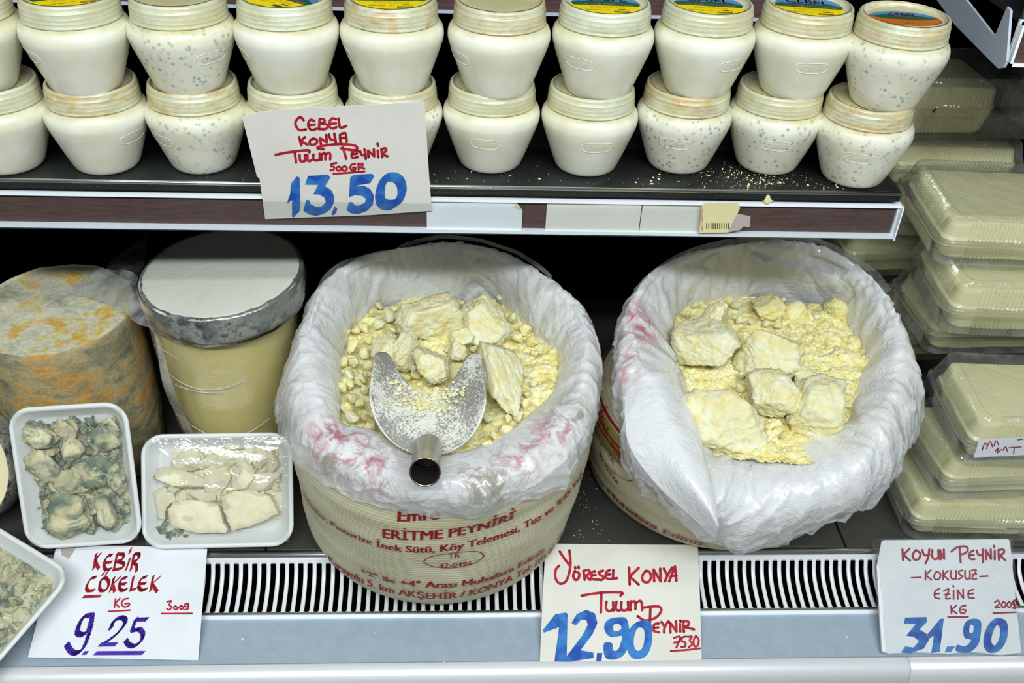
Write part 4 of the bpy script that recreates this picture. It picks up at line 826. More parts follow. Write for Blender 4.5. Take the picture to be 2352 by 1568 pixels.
# ------------------------------------------------------------------ loose cheese
def cheese_bed(name, label, c, R, zf, seed, root=None, n1=150, n2=44):
    v, f = [], []; v.append(Vector((c[0], c[1], zf(c[0], c[1])))); n = 420; m_ = 120
    for j in range(1, m_+1):
        r = R*j/m_
        for i in range(n):
            a = 2*math.pi*(i+.5*(j % 2))/n; x, y = c[0]+r*math.cos(a), c[1]+r*math.sin(a)
            d1, d2 = cells(x, y, n2, seed); e1, e2 = cells(x+.3, y, n1, seed+2)
            k_ = max(0, min(1, .35+1.6*noise.noise(Vector((x*14, y*14, seed))))); h = .0065*math.sqrt(max(0, 1-min(1, d1*1.35)**2))*k_+.0030*math.sqrt(max(0, 1-min(1, e1*1.4)**2))+.006*noise.fractal(Vector((x*40, y*40, 1)), 1, 2, 4)
            v.append(Vector((x, y, zf(x, y)+h)))
    for i in range(n): f.append((0, 1+i, 1+(i+1) % n))
    for j in range(m_-1):
        for i in range(n): k = (i+1) % n; a0 = 1+j*n; f.append((a0+i, a0+n+i, a0+n+k, a0+k))
    return tag(obj(name, v, f, M['curd']), label, 'cheese', kind='stuff')
def smoothmin(p, pts, base):     # radial basis heights
    s, w = base*.35, .35
    for (q, z) in pts:
        d = (p[0]-q.x)**2+(p[1]-q.y)**2; k = 1/(d*900+.02); s += z*k; w += k
    return s/w
H1 = [(at(x, y, z=z), z-.012) for x, y, z in [(830,850,.25),(810,780,.25),(870,720,.252),(980,700,.25),(1100,690,.245),(1200,740,.25),(1250,830,.258),(1240,890,.256),(1180,960,.252),(1130,1010,.245),(960,960,.236),(860,960,.242),(1000,830,.255),(1100,850,.245),(930,780,.258),(1040,780,.258)]]
H2 = [(at(x, y, z=z), z-.012) for x, y, z in [(1600,720,.242),(1700,690,.240),(1800,680,.245),(1900,720,.255),(1960,800,.256),(1900,830,.258),(1850,780,.258),(1980,860,.252),(1700,800,.248),(1800,900,.235),(1900,960,.235),(1700,960,.228),(1640,1020,.215),(1850,980,.225)]]
cheese_bed('loose_curd', 'crumbled yellow curd filling the left sack around the scoop', (-.008, 1.055), .178, lambda x, y: smoothmin((x, y), H1, .24), 2., n1=230, n2=75)
cheese_bed('loose_curd', 'powdery yellow curd filling the right sack beneath its big lumps', (.43, 1.07), .182, lambda x, y: smoothmin((x, y), H2, .24), 6., n1=280, n2=90)
def rock(name, size, seed, mt, sub=4, facets=9, rough=1., parent=None, hmin=.55):
    rnd = random.Random(seed); bm = bmesh.new(); bmesh.ops.create_icosphere(bm, subdivisions=sub, radius=1)
    pl = []
    for i in range(facets):
        d = Vector((rnd.gauss(0, 1), rnd.gauss(0, 1), rnd.gauss(0, 1))).normalized(); pl.append((d, rnd.uniform(hmin, .92)))
    S = Vector(size)/2; mx = max(S)
    for v in bm.verts:
        d = v.co.normalized(); r = 1.15
        for n, h in pl:
            k = d.dot(n)
            if k > .05: r = min(r, h/k)
        q = d*3+Vector((seed*1.7, 0, 0)); r *= 1+rough*(.07*noise.noise(q)+.05*noise.noise(q*2.6)+.04*noise.noise(q*5.5)+.035*(abs(noise.noise(q*10))*2-.5)+.018*noise.noise(q*22))
        v.co = Vector((d.x*r*S.x, d.y*r*S.y, d.z*r*S.z))
    me = bpy.data.meshes.new(name); bm.to_mesh(me); bm.free(); me.materials.append(mt); me.polygons.foreach_set('use_smooth', [True]*len(me.polygons)); return me
def chunk(px, py, z, size, rot, seed, label, group=None, mt=None, cat='cheese', facets=9):
    o = link('cheese_lump', rock('cheese_lump', size, seed, mt or M['curd_pale'], 5, facets, 1.15)); o.location = at(px, py, z=z); o.rotation_euler = tuple(math.radians(a) for a in rot)
    return tag(o, label, cat, group)
g1, g2 = 'large lumps in the left sack', 'large lumps in the right sack'
chunk(990, 733, .272, (0.0842, 0.0725, 0.0702), (10, 0, 20), 3, 'large pointed pale lump at the back of the left sack, left of its neighbour', g1, facets=7)
chunk(1108, 738, .272, (0.0702, 0.0643, 0.0702), (0, 15, -20), 14, 'large blocky pale lump at the back right of the left sack', g1)
chunk(1153, 852, .272, (0.0515, 0.1228, 0.0585), (18, 10, 12), 8, 'long upright pale lump right of the scoop', g1)
chunk(879, 800, .266, (0.0351, 0.0468, 0.0421), (0, 0, 10), 21, 'squarish medium lump at far left above the scoop', g1)
chunk(934, 806, .270, (0.0421, 0.0491, 0.0468), (10, 0, -30), 5, 'rounded medium lump between two others above the scoop', g1)
chunk(989, 836, .276, (0.0445, 0.0526, 0.0468), (0, 20, 40), 31, 'medium lump half lying in the mouth of the scoop', g1)
chunk(1052, 806, .265, (0.0257, 0.0281, 0.0281), (0, 0, 0), 17, 'small lump just above the right lobe of the scoop', g1)
chunk(1066, 775, .262, (0.0351, 0.0398, 0.0328), (0, 0, 50), 19, 'small rounded lump below the blocky back lump of the left sack', g1)
chunk(1625, 800, .262, (0.0819, 0.0936, 0.0702), (0, 10, 30), 41, 'large pale lump at upper left of the right sack', g2)
chunk(1640, 738, .275, (0.0304, 0.0421, 0.0585), (10, 15, 0), 47, 'upright horn-shaped pale lump at upper left of the right sack', g2, facets=6)
chunk(1765, 808, .265, (0.0913, 0.0772, 0.0702), (0, -8, -20), 44, 'broad pale slab at the centre of the right sack', g2, facets=7)
chunk(1655, 965, .240, (0.1030, 0.1147, 0.0702), (10, -10, 40), 52, 'largest pale lump at lower left of the right sack', g2)
chunk(1768, 908, .252, (0.0772, 0.0679, 0.0562), (0, 0, -15), 55, 'pale lump in the middle foreground of the right sack', g2, facets=7)
chunk(1868, 945, .242, (0.1006, 0.0772, 0.0702), (8, -15, 35), 58, 'pale wedge lump at lower right of the right sack', g2, facets=8)
chunk(1846, 868, .255, (0.0351, 0.0351, 0.0281), (0, 0, 10), 61, 'small lump right of centre in the right sack', g2)
chunk(1762, 702, .250, (0.0538, 0.0468, 0.0398), (0, 0, 0), 63, 'shaded lump at the far back of the right sack', g2, mt=M['curd'])
chunk(1823, 718, .248, (0.0304, 0.0398, 0.0351), (0, 0, 30), 66, 'shaded small lump at the back of the right sack, right of a wider one', g2, mt=M['curd'])
chunk(1930, 712, .252, (0.0468, 0.0351, 0.0328), (0, 0, 10), 68, 'low crumbly lump at the back right of the right sack', g2, mt=M['curd'])
PN = .016; pool = [rock('curd_nugget', (PN, PN, PN*.85), 100+i, M['curd'] if i % 3 else M['curd_pale'], 4, 10, 1.3, hmin=.5) for i in range(6)]
def nugget(px, py, z, s, group, label, pl=None):
    o = link('curd_nugget', random.choice(pl or pool)); o.location = at(px, py, z=z); k = s/1750/PN
    o.scale = (k*random.uniform(.85, 1.2), k*random.uniform(.85, 1.2), k*random.uniform(.8, 1.1)); o.rotation_euler = (random.random()*6, random.random()*6, random.random()*6)
    return tag(o, label, 'cheese', group)
NL1 = 'small rounded curd nugget among the crumbs in the left sack'
for px, py, s in [(868,742,30),(895,728,34),(880,770,22),(845,780,26),(835,752,28),(812,795,34),(838,812,26),(815,830,30),(845,838,24),(800,860,30),(828,868,34),(806,885,24),(836,895,22),(807,912,30),(798,935,34),(830,925,26),(806,958,36),(838,955,24),(850,975,28),(825,880,20),(858,716,24),(905,757,26),(925,740,24),(900,775,20),(915,830,26),(950,845,22),(958,862,26),(935,868,24),(1010,782,26),(1030,800,22),(1038,775,22),(1020,820,20),(1085,800,24),(1078,825,18),(1185,700,26),(1178,730,30),(1205,760,36),(1222,785,30),(1192,775,24),(1228,812,26),(1205,930,26),(1190,955,30),(1160,985,34),(1135,1000,26),(1210,905,20),(1150,1005,26),(1120,960,26),(1118,1020,24),(795,760,22),(870,700,22),(905,708,26),(1135,700,26),(1150,680,22),(1050,700,26),(1165,960,20),(1225,880,18),(788,890,24),(790,830,22),(818,760,22),(850,860,20)]:
    nugget(px, py, .252+random.uniform(-.002, .004), s, 'small curd nuggets in the left sack', NL1)
NL2 = 'small curd crumb lying on the powdery cheese of the right sack'
for px, py, s in [(1700,735,22),(1725,740,18),(1760,742,20),(1790,745,24),(1820,750,18),(1690,700,24),(1800,690,20),(1875,730,22),(1895,750,16),(1860,800,18),(1885,790,16),(1900,820,18),(1870,860,18),(1890,880,16),(1915,850,14),(1700,890,20),(1695,910,16),(1835,895,18),(1790,935,20),(1770,950,18),(1740,985,24),(1755,1000,20),(1800,1000,20),(1925,880,18),(1935,900,16),(1945,930,22),(1940,955,20),(1840,925,18),(1705,860,18),(1580,720,22),(1600,700,24),(1940,780,14),(1960,820,14),(1920,800,12)]:
    nugget(px, py, .246-.00008*max(0, py-850)+random.uniform(-.002, .002), s, 'small curd crumbs in the right sack', NL2)

# ------------------------------------------------------------------ scoop
sb = at(985, 1048, z=.266)
sc_ = thing('metal_scoop', 'metal scoop dusted with powdered cheese, lying in the left sack', 'scoop', sb)
org = at(984, 1046, z=.262); tipc = at(984, 838, z=.286); ax = (tipc-org); Ls = ax.length; ax.normalize(); sx = Vector((1, -.02, 0)).normalized(); up = sx.cross(ax).normalized()
v, f = [], []; NU, NV = 40, 40
for j in range(NV+1):
    t = j/NV
    for i in range(NU+1):
        u = -1+2*i/NU; w = .069*math.sqrt(max(0, 1-(1-min(t/.52, 1))**2.2))*(1-.07*max(0, t-.55)/.45)
        w = max(w, .004); end = 1-.34*max(0, 1-abs(u)**2.2/.55) if abs(u) < .76 else 1-(abs(u)-.76)**2*1.6
        l = t*Ls*end; hgt = .034*(abs(u)**2)*min(1, t*2.4)
        v.append(org+ax*l+sx*(u*w)+up*hgt)
for j in range(NV):
    for i in range(NU): k = j*(NU+1)+i; f.append((k, k+1, k+NU+2, k+NU+1))
bl = adopt(obj('blade', v, f, M['scoop'], None), sc_); so = bl.modifiers.new('t', 'SOLIDIFY'); so.thickness = .0012
e0 = at(985, 1084, z=.302); e1 = org+ax*.004+up*.012; dx = (e0-e1); Lt = dx.length
tv, tf = lathe([(.0150, 0), (.0165, .002), (.0170, Lt-.001), (.0172, Lt), (.0156, Lt), (.0154, Lt-.002), (.0150, .004)], 40)
tb = obj('handle', tv, tf, [M['scooptube'], M['tubein']], None, mi=None); frame(tb, e1, sx, dx.normalized()); mw = tb.matrix_world.copy(); tb.parent = sc_; tb.matrix_parent_inverse = Matrix.Translation(-sc_.location)
for p in tb.data.polygons:
    if p.index >= 5*40: p.material_index = 1
cap = obj('handle_shade_disc', [(.0148*math.cos(2*math.pi*i/30), .0148*math.sin(2*math.pi*i/30), .022) for i in range(30)], [tuple(range(30))], M['tubein'], None); frame(cap, e1, sx, dx.normalized()); cap.parent = sc_; cap.matrix_parent_inverse = Matrix.Translation(-sc_.location)  # dark disc added inside the open tube to stand for its shaded depth
pts = []
for _ in range(240):
    u = random.gauss(0, .45); t = random.gauss(.72, .10)
    if abs(u) > .9 or t > .95: continue
    pts.append((org+ax*(t*Ls*.82)+sx*(u*.06)+up*(.034*u*u+.001), random.choice([.0012, .0018, .0026, .004])))
crumbs('curd_dust', pts, 'crumbs of curd heaped in the hollow of the scoop', 'cheese', M['curd_pale'])

# ------------------------------------------------------------------ wheels and tall cheese
def wheel(name, label, cat, c, r, h, tilt, mside, mtop, seed, rim=True):
    root = thing(name, label, cat, c)
    def dis(rr, z, a):
        k = 1+.02*noise.noise(Vector((math.cos(a)*1.5+seed, math.sin(a)*1.5, z*5)))+.012*noise.noise(Vector((math.cos(a)*6, math.sin(a)*6+seed, z*30))); return rr*k, z+.003*noise.noise(Vector((rr*30*math.cos(a), rr*30*math.sin(a), seed)))
    b = obj('rind_side', *lathe([(0, 0), (r*.9, 0), (r*.98, .008), (r*1.01, h*.3), (r*1.01, h*.6), (r, h-.012), (r*.995, h-.002), (r*.975, h+.0005)], 120, dis=dis), mside, root)
    pr = [(r*.977, h+.0004), (r*.965, h-.0025)]+[(r*.94*(1-i/16), h-.003+.004*math.sin(i)*0) for i in range(17)]
    t = obj('rind_top', *lathe(pr, 120, dis=dis), mtop, root); root.rotation_euler = tilt; return root
wheel('cheese_drum', 'tall mould-rinded cheese drum with orange and grey blotched top', 'cheese', (-.547, 1.168, .002), .108, .266, (math.radians(2), 0, 0), M['rind_side'], M['rind_top'], 1)
wheel('cheese_drum', 'dark green mould-rinded cheese drum at the far left, mostly cut off', 'cheese', (-.782, 1.20, .002), .098, .262, (0, 0, 0), M['rind_green'], M['rind_green'], 5)
# half drum at far left, cut face up front
cw = wheel('cut_cheese_wheel', 'pale cut face of a dark-rinded cheese at the left edge, below the far drum', 'cheese', (-.668, 1.060, .0785), .086, .055, (math.radians(62), 0, math.radians(-8)), M['rind_dark'], M['cutface2'], 9)
# tall white cheese
tc = thing('tall_cheese', 'tall pale yellow film-wrapped cheese under the dark-rinded disc', 'cheese', (-.318, 1.162, 0))
pf_ = [(0, .002), (.066, .002), (.076, .010), (.083, .05), (.088, .10), (.0925, .16), (.096, .22), (.0985, .27), (.098, .286), (.094, .292), (0, .293)]
def dsc(rr, z, a): return rr*(1+.012*noise.noise(Vector((math.cos(a)*2, math.sin(a)*2, z*9)))), z
obj('cheese_body', *lathe([(p.x, p.y) for p in spline([Vector((a, b, 0)) for a, b in pf_], 4)], 96, dis=dsc), M['yellowside'], tc)
fv, ff = lathe([(.079, .004), (.087, .05), (.0915, .10), (.096, .16), (.0995, .22), (.1015, .27), (.1005, .288)], 120, dis=lambda r, z, a: (r+.0015*math.sin(z*330+3*math.sin(a*2+z*20))*max(0, noise.noise(Vector((math.cos(a)*2, math.sin(a)*2, z*12))))*1.6+.0012*noise.noise(Vector((math.cos(a)*9, math.sin(a)*9, z*60))), z))
obj('stretch_film', fv, ff, M['film'], tc)
for k, (z0, sl, a0, a1) in enumerate([(.215, .012, -2.3, -1.2), (.198, .0, -2.2, -1.5), (.135, .02, -2.2, -.9), (.250, -.004, -2.5, -2.0)]):   # film creases; milky white ribbons stand in for their highlights
    v, f = [], []
    for i in range(31):
        a = a0+(a1-a0)*i/30; z = z0+sl*math.sin(i/30*3.1)*-1; r = .0005+[q for q in (.0945+.05*(z-.16),)][0]+.004
        w = .0009*math.sin(i/30*3.14); v += [(r*math.cos(a), r*math.sin(a), z-w), ((r+.001)*math.cos(a), (r+.001)*math.sin(a), z), (r*math.cos(a), r*math.sin(a), z+w)]
    for i in range(30): f += [(3*i, 3*i+3, 3*i+4, 3*i+1), (3*i+1, 3*i+4, 3*i+5, 3*i+2)]
    obj('film_crease', v, f, M['crease'], tc)
sheet('film_edge', [[(348, 745, .285), (360, 800, .26), (374, 880, .21), (398, 940, .16), (430, 1000, .11)], [(352, 748, .29), (372, 800, .262), (395, 880, .214), (418, 940, .165), (448, 1000, .115)]], M['tailfilm'], tc, .001, seed=11)
dk = thing('cheese_disc', 'cream-faced cheese disc with dark mouldy rind in clear film, on the tall cheese', 'cheese', (-.308, 1.152, .294))
RD = .1075
def dd(rr, z, a):
    # the slice is cut straight along its right rear side
    x, y = rr*math.cos(a), rr*math.sin(a); k = 1+.014*noise.noise(Vector((math.cos(a)*2.5, math.sin(a)*2.5, 4)))
    return rr*k, z
obj('rind', *lathe([(.09, .0), (RD*.985, .001), (RD, .006), (RD*1.003, .020), (RD, .036), (RD*.99, .040)], 128, dis=dd), M['rind_dark'], dk)
obj('cut_face', *lathe([(RD*.99, .040), (RD*.975, .0414), (RD*.9, .0417), (.05, .042), (0, .042)], 128, dis=dd), M['cutface'], dk)
obj('mould_edge', *lathe([(RD*.998, .0385), (RD*.985, .0412), (RD*.962, .0420), (RD*.955, .0419)], 128, dis=lambda r, z, a: ((r-(.0035*max(0, noise.noise(Vector((math.cos(a)*9, math.sin(a)*9, 2)))) if r < RD*.97 else 0)), z)), M['rind_dark'], dk)
obj('stretch_film', *lathe([(.088, -.003), (RD*1.0, -.001), (RD*1.02, .008), (RD*1.025, .022), (RD*1.02, .037), (RD*1.005, .0425), (RD*.95, .0435), (.05, .0436), (0, .0436)], 128, dis=lambda r, z, a: (r+.0016*noise.noise(Vector((math.cos(a)*6, math.sin(a)*6, z*40)))*(z < .043), z+.0006*noise.noise(Vector((r*math.cos(a)*60, r*math.sin(a)*20, 2))))), M['film'], dk)
dk.rotation_euler = (math.radians(3), math.radians(-3), 0)
sheet('film_tail', [[(150, 648, .288), (190, 627, .292), (232, 612, .300), (280, 610, .306), (322, 630, .315)], [(160, 655, .284), (215, 645, .292), (255, 655, .300), (292, 672, .304), (340, 700, .305)], [(152, 662, .278), (205, 672, .280), (250, 692, .283), (298, 716, .287), (350, 750, .292)]], M['tailfilm'], dk, .005, seed=3, fr=40)
sheet('film_tail', [[(345, 532, .335), (300, 560, .325), (262, 590, .312), (232, 617, .302)], [(335, 590, .328), (310, 612, .318), (285, 622, .310), (240, 622, .302)], [(325, 655, .318), (312, 640, .315), (290, 632, .310), (245, 626, .302)]], M['film'], dk, .002, seed=6)

# ------------------------------------------------------------------ foam trays
def rr_ring(w, h, r, n=10):
    o = []
    for cx, cy, a0 in ((w/2-r, h/2-r, 0), (-w/2+r, h/2-r, 90), (-w/2+r, -h/2+r, 180), (w/2-r, -h/2+r, 270)):
        for i in range(n+1): a = math.radians(a0+90*i/n); o.append((cx+r*math.cos(a), cy+r*math.sin(a)))
    return o
def stack_rings(specs, capb=True, capt=True):
    v, f = [], []; n = None
    for (ring, z) in specs:
        n = len(ring); v += [(x, y, z) for x, y in ring]
    for j in range(len(specs)-1):
        for i in range(n): k = (i+1) % n; f.append((j*n+i, j*n+k, (j+1)*n+k, (j+1)*n+i))
    if capb: f.append(tuple(range(n))[::-1])
    if capt: f.append(tuple((len(specs)-1)*n+i for i in range(n)))
    return v, f
def tray(label, org, ux, uz, w, h, d=.022, cat='tray'):
    root = thing('foam_tray', label, cat)
    S_ = [(rr_ring(w-.036, h-.036, .016), 0), (rr_ring(w-.030, h-.030, .018), .001), (rr_ring(w-.004, h-.004, .028), d-.003), (rr_ring(w, h, .030), d-.001), (rr_ring(w, h, .030), d+.001), (rr_ring(w-.004, h-.004, .028), d+.0025),
          (rr_ring(w-.010, h-.010, .026), d+.0022), (rr_ring(w-.014, h-.014, .024), d), (rr_ring(w-.036, h-.036, .017), .0065), (rr_ring(w-.042, h-.042, .014), .005)]
    v, f = stack_rings(S_); obj('tray_body', v, f, M['foam'], root)
    fv = []; nx, ny = 60, 48
    for j in range(ny+1):
        for i in range(nx+1):
            x, y = -w/2+.006+(w-.012)*i/nx, -h/2+.006+(h-.012)*j/ny; e = min(1, min(i, nx-i, j, ny-j)/12)
            fv.append((x, y, d+.003+.003*e+.0016*e*noise.noise(Vector((x*60, y*25, w*50)))+.0014*noise.noise(Vector((x*20+y*110, y*60, 3)))*e))
    obj('stretch_film', fv, [(j*(nx+1)+i, j*(nx+1)+i+1, (j+1)*(nx+1)+i+1, (j+1)*(nx+1)+i) for j in range(ny) for i in range(nx)], M['film'], root)
    frame(root, org, ux, uz); return root
def dirs(ang, rz, rx=0):
    a = math.radians(ang); ux = Vector((1, 0, 0)); uy = Vector((0, math.cos(a), math.sin(a))); q = math.radians(rz)
    X = ux*math.cos(q)+uy*math.sin(q); Y = -ux*math.sin(q)+uy*math.cos(q); return X, Y, X.cross(Y)
X1_, Y1_, Z1_ = dirs(64, 4); O1 = Vector((-.5010, 1.004, .104)); tray('white foam tray of blue-mouldy cheese crumbs, propped on the blotched drum', O1-Z1_*.012, X1_, Z1_, .155, .196)
X2_, Y2_, Z2_ = dirs(54, 1); O2 = Vector((-.3205, 1.008, .071)); tray('white foam tray of broken ivory cheese, propped before the tall yellow cheese', O2-Z2_*.012, X2_, Z2_, .204, .156)
X3_, Y3_, Z3_ = dirs(18, -30); O3 = at(-50, 1395, z=.015); tray('white foam tray cut off at the left edge, lying over the air grille', O3-Z3_*.014, X3_, Z3_, .155, .185)
PS = .030; mold = [rock('cheese_crumb', (PS, PS, PS*.8), 200+i, M['mold1'] if i % 3 else M['mold2'], 4, 13, 1.5, hmin=.42) for i in range(6)]
mold2 = [rock('cheese_crumb', (PS, PS, PS*.8), 220+i, M['mold2'], 4, 13, 1.5, hmin=.42) for i in range(4)]
ivory = [rock('cheese_crumb', (PS, PS, PS*.8), 240+i, M['curd_tray'], 4, 13, 1.5, hmin=.42) for i in range(5)]
def intray(px, py, O, Zd, size, lift, pool_, label, group, rot=None, name='cheese_crumb'):
    p = hit(px, py, O+Zd*lift, Zd); o = link(name, random.choice(pool_)); o.location = p
    k = [size[0]/1330/PS, size[1]/1330/PS, size[2]/1330/PS]; o.scale = k
    if rot is None: o.rotation_euler = (random.random()*6, random.random()*6, random.random()*6); 
    else:
        X, Y, Z = {id(Z1_): (X1_, Y1_, Z1_), id(Z2_): (X2_, Y2_, Z2_), id(Z3_): (X3_, Y3_, Z3_)}[id(Zd)]
        o.rotation_euler = (Matrix((X, Y, Z)).transposed() @ Matrix.Rotation(math.radians(rot), 3, 'Z')).to_euler()
    return tag(o, label, 'cheese', group)
def heap(name, label, O, X, Y, Z, u0, u1, w0, w1, h, mt, seed):
    nx, ny = 120, 120; v = []
    for j in range(ny+1):
        for i in range(nx+1):
            a, b = i/nx, j/ny; u, w = u0+(u1-u0)*a, w0+(w1-w0)*b; e = min(1, min(a, 1-a, b, 1-b)*6+.25*noise.noise(Vector((u*60, w*60, seed)))); e = max(0, e)
            d1, _ = cells(u, w, 110, seed); d2, _ = cells(u, w, 260, seed+1)
            z = -.0067+e*(h*(.5+.9*abs(noise.noise(Vector((u*40, w*40, seed)))))+.005*math.sqrt(max(0, 1-min(1, d1*1.3)**2))+.0016*(1-min(1, d2)))
            v.append(O+X*u+Y*w+Z*z)
    tag(obj(name, v, [(j*(nx+1)+i, j*(nx+1)+i+1, (j+1)*(nx+1)+i+1, (j+1)*(nx+1)+i) for j in range(ny) for i in range(nx)], mt), label, 'cheese', kind='stuff')
heap('fine_crumbs', 'fine mouldy crumbs covering the floor of the blue-mouldy tray', O1, X1_, Y1_, Z1_, -.060, .062, -.078, .070, .004, M['mold1'], 3)
heap('fine_crumbs', 'fine ivory crumbs under the broken pieces of the ivory tray', O2, X2_, Y2_, Z2_, -.064, .084, -.045, .054, .003, M['curd_tray'], 8)
heap('fine_crumbs', 'fine greyish crumbs filling the cut-off tray at the left edge', O3, X3_, Y3_, Z3_, -.060, .060, -.075, .075, .004, M['mold2'], 12)
T1 = [(100, 1005, 78, 60, 50, -20, 'mouldy cheese piece at top left of the blue-mouldy tray', 1), (165, 1035, 55, 55, 40, 0, 'mouldy piece with a blue spot near the top centre of the tray', 0), (235, 1000, 50, 60, 36, 30, 'mouldy piece at the upper right of the blue-mouldy tray', 0), (100, 1065, 60, 60, 40, 10, 'pale mouldy piece at mid left of the blue-mouldy tray', 1),
  (215, 1075, 78, 66, 46, -10, 'blue-green piece at the centre right of the blue-mouldy tray', 0), (155, 1115, 84, 52, 44, -10, 'whitish mouldy piece left of centre in the blue-mouldy tray', 1), (165, 1175, 112, 84, 50, 10, 'largest mouldy piece low in the blue-mouldy tray', 1), (245, 1170, 46, 70, 40, 15, 'pale piece at the lower right of the blue-mouldy tray', 1), (255, 980, 34, 34, 30, 0, 'small pale piece at the top right corner of the blue-mouldy tray', 1), (272, 1110, 44, 50, 36, 40, 'crumbly piece at mid right of the blue-mouldy tray', 0), (150, 985, 36, 40, 30, 20, 'small piece right of the top left one in the blue-mouldy tray', 1), (115, 1037, 44, 26, 26, -10, 'thin flake at upper left of the blue-mouldy tray', 1)]
for px, py, a, b, c_, r, l, k in T1: intray(px, py, O1, Z1_, (a, b, c_), .008, mold2 if k else mold, l, 'pieces in the blue-mouldy tray', r)
for i in range(150):
    u, w = random.uniform(-.060, .060), random.uniform(-.078, .074); p = O1+X1_*u+Y1_*w+Z1_*random.uniform(-.004, .004); o = link('cheese_crumb', random.choice(mold if random.random() < .7 else mold2)); o.location = p
    k = random.uniform(12, 40)/1700/PS; o.scale = (k, k*random.uniform(.7, 1.2), k*random.uniform(.6, 1)); o.rotation_euler = (random.random()*6, random.random()*6, random.random()*6); tag(o, 'small blue-green mouldy crumb among the bigger pieces in the foam tray', 'cheese', 'small crumbs in the blue-mouldy tray')
slab_pts = {'a': [(384, 1170), (398, 1153), (440, 1147), (500, 1158), (508, 1180), (512, 1200), (522, 1215), (518, 1225), (450, 1224), (392, 1208)], 'b': [(508, 1140), (535, 1128), (575, 1125), (620, 1140), (640, 1178), (600, 1200), (532, 1221), (520, 1195), (510, 1165)]}
def slab(pts, O, X, Y, Z, z0, th, label, mt):
    c = [hit(x, y, O+Z*(z0+th), Z) for x, y in pts]; c = [c[0]]+c[1:]; cc = [c[i].lerp(c[(i+1) % len(c)], j/5) for i in range(len(c)) for j in range(5)]; cc = [p+X*.0016*noise.noise(p*260)+Y*.0016*noise.noise(p*260+Vector((9, 0, 0))) for p in cc]; n = len(cc); m0 = sum(cc, Vector())/n
    lay = [[m0+(p-m0)*.97-Z*th for p in cc], [m0+(p-m0)*1.0-Z*th*.8 for p in cc], [p-Z*.0015 for p in cc], [m0+(p-m0)*.975 for p in cc], [m0+(p-m0)*.6+Z*.0004 for p in cc], [m0+(p-m0)*.25+Z*.0005 for p in cc]]
    v = [p for l in lay for p in l]; f = [tuple(range(n))[::-1]]+[(j*n+i, j*n+(i+1) % n, (j+1)*n+(i+1) % n, (j+1)*n+i) for j in range(5) for i in range(n)]+[tuple(5*n+i for i in range(n))]
    v = [p-m0 for p in v]; o = obj('cheese_slab', v, f, mt); o.location = m0; return tag(o, label, 'cheese', 'broken pieces in the ivory tray')
slab(slab_pts['a'], O2, X2_, Y2_, Z2_, -.004, .020, 'flat ivory cheese slab at lower left of the ivory tray', M['curd_tray'])
slab(slab_pts['b'], O2, X2_, Y2_, Z2_, -.004, .020, 'flat ivory cheese slab at lower right of the ivory tray', M['curd_tray'])
slab([(352, 1130), (372, 1118), (398, 1130), (402, 1150), (382, 1165), (378, 1195), (362, 1190)], O2, X2_, Y2_, Z2_, -.006, .014, 'narrow ivory piece at the left edge of the ivory tray', M['curd_tray'])
T2 = [(440, 1058, 80, 50, 36, -12, 'ivory piece at the top left of the ivory tray'), (520, 1052, 90, 44, 36, 8, 'long crumbly ivory piece at top centre of the ivory tray'), (430, 1105, 110, 56, 40, -5, 'wide crumbly ivory piece left of centre'), (500, 1100, 80, 60, 40, 10, 'rough ivory piece at the centre of the ivory tray'), (560, 1090, 80, 56, 38, 20, 'rough ivory piece right of centre in the ivory tray'), (610, 1105, 60, 62, 34, 40, 'angular ivory piece at mid right of the ivory tray'), (600, 1050, 46, 40, 30, 0, 'small ivory piece at top right of the ivory tray'), (538, 1027, 34, 20, 22, 0, 'topmost small ivory piece of the ivory tray'), (625, 1060, 30, 44, 26, 10, 'small ivory piece by the right rim of the ivory tray'), (470, 1135, 60, 40, 34, 0, 'ivory piece just above the lower left slab'), (570, 1130, 60, 40, 30, 0, 'ivory piece just above the lower right slab')]
for px, py, a, b, c_, r, l in T2: intray(px, py, O2, Z2_, (a, b, c_), .006, ivory, l, 'broken pieces in the ivory tray', r)
for i in range(60):
    u, w = random.uniform(-.066, .080), random.uniform(-.03, .052); p = O2+X2_*u+Y2_*w+Z2_*random.uniform(-.005, .003); o = link('cheese_crumb', random.choice(ivory)); o.location = p
    k = random.uniform(12, 38)/1700/PS; o.scale = (k, k*random.uniform(.7, 1.2), k*random.uniform(.6, 1)); o.rotation_euler = (random.random()*6, random.random()*6, random.random()*6); tag(o, 'small ivory crumb between the broken pieces of the foam tray', 'cheese', 'small crumbs in the ivory tray')
for px, py, s_ in ((372, 1218, 26), (395, 1228, 24), (410, 1222, 20), (388, 1236, 22), (425, 1232, 16), (376, 1203, 22)): intray(px, py, O2, Z2_, (s_, s_, s_*.8), -.002, mold, 'greenish crumb at the bottom left corner of the ivory tray', 'greenish crumbs in the ivory tray')
for i in range(52):
    u, w = random.uniform(-.058, .058), random.uniform(-.07, .07); p = O3+X3_*u+Y3_*w+Z3_*random.uniform(-.006, .004); o = link('cheese_crumb', random.choice(mold2)); o.location = p
    k = random.uniform(18, 56)/1850/PS; o.scale = (k, k*random.uniform(.7, 1.2), k*random.uniform(.5, .8)); o.rotation_euler = (random.random()*6, random.random()*6, random.random()*6); tag(o, 'greyish mouldy crumb in the cut-off foam tray at the left edge', 'cheese', 'crumbs in the cut-off tray')

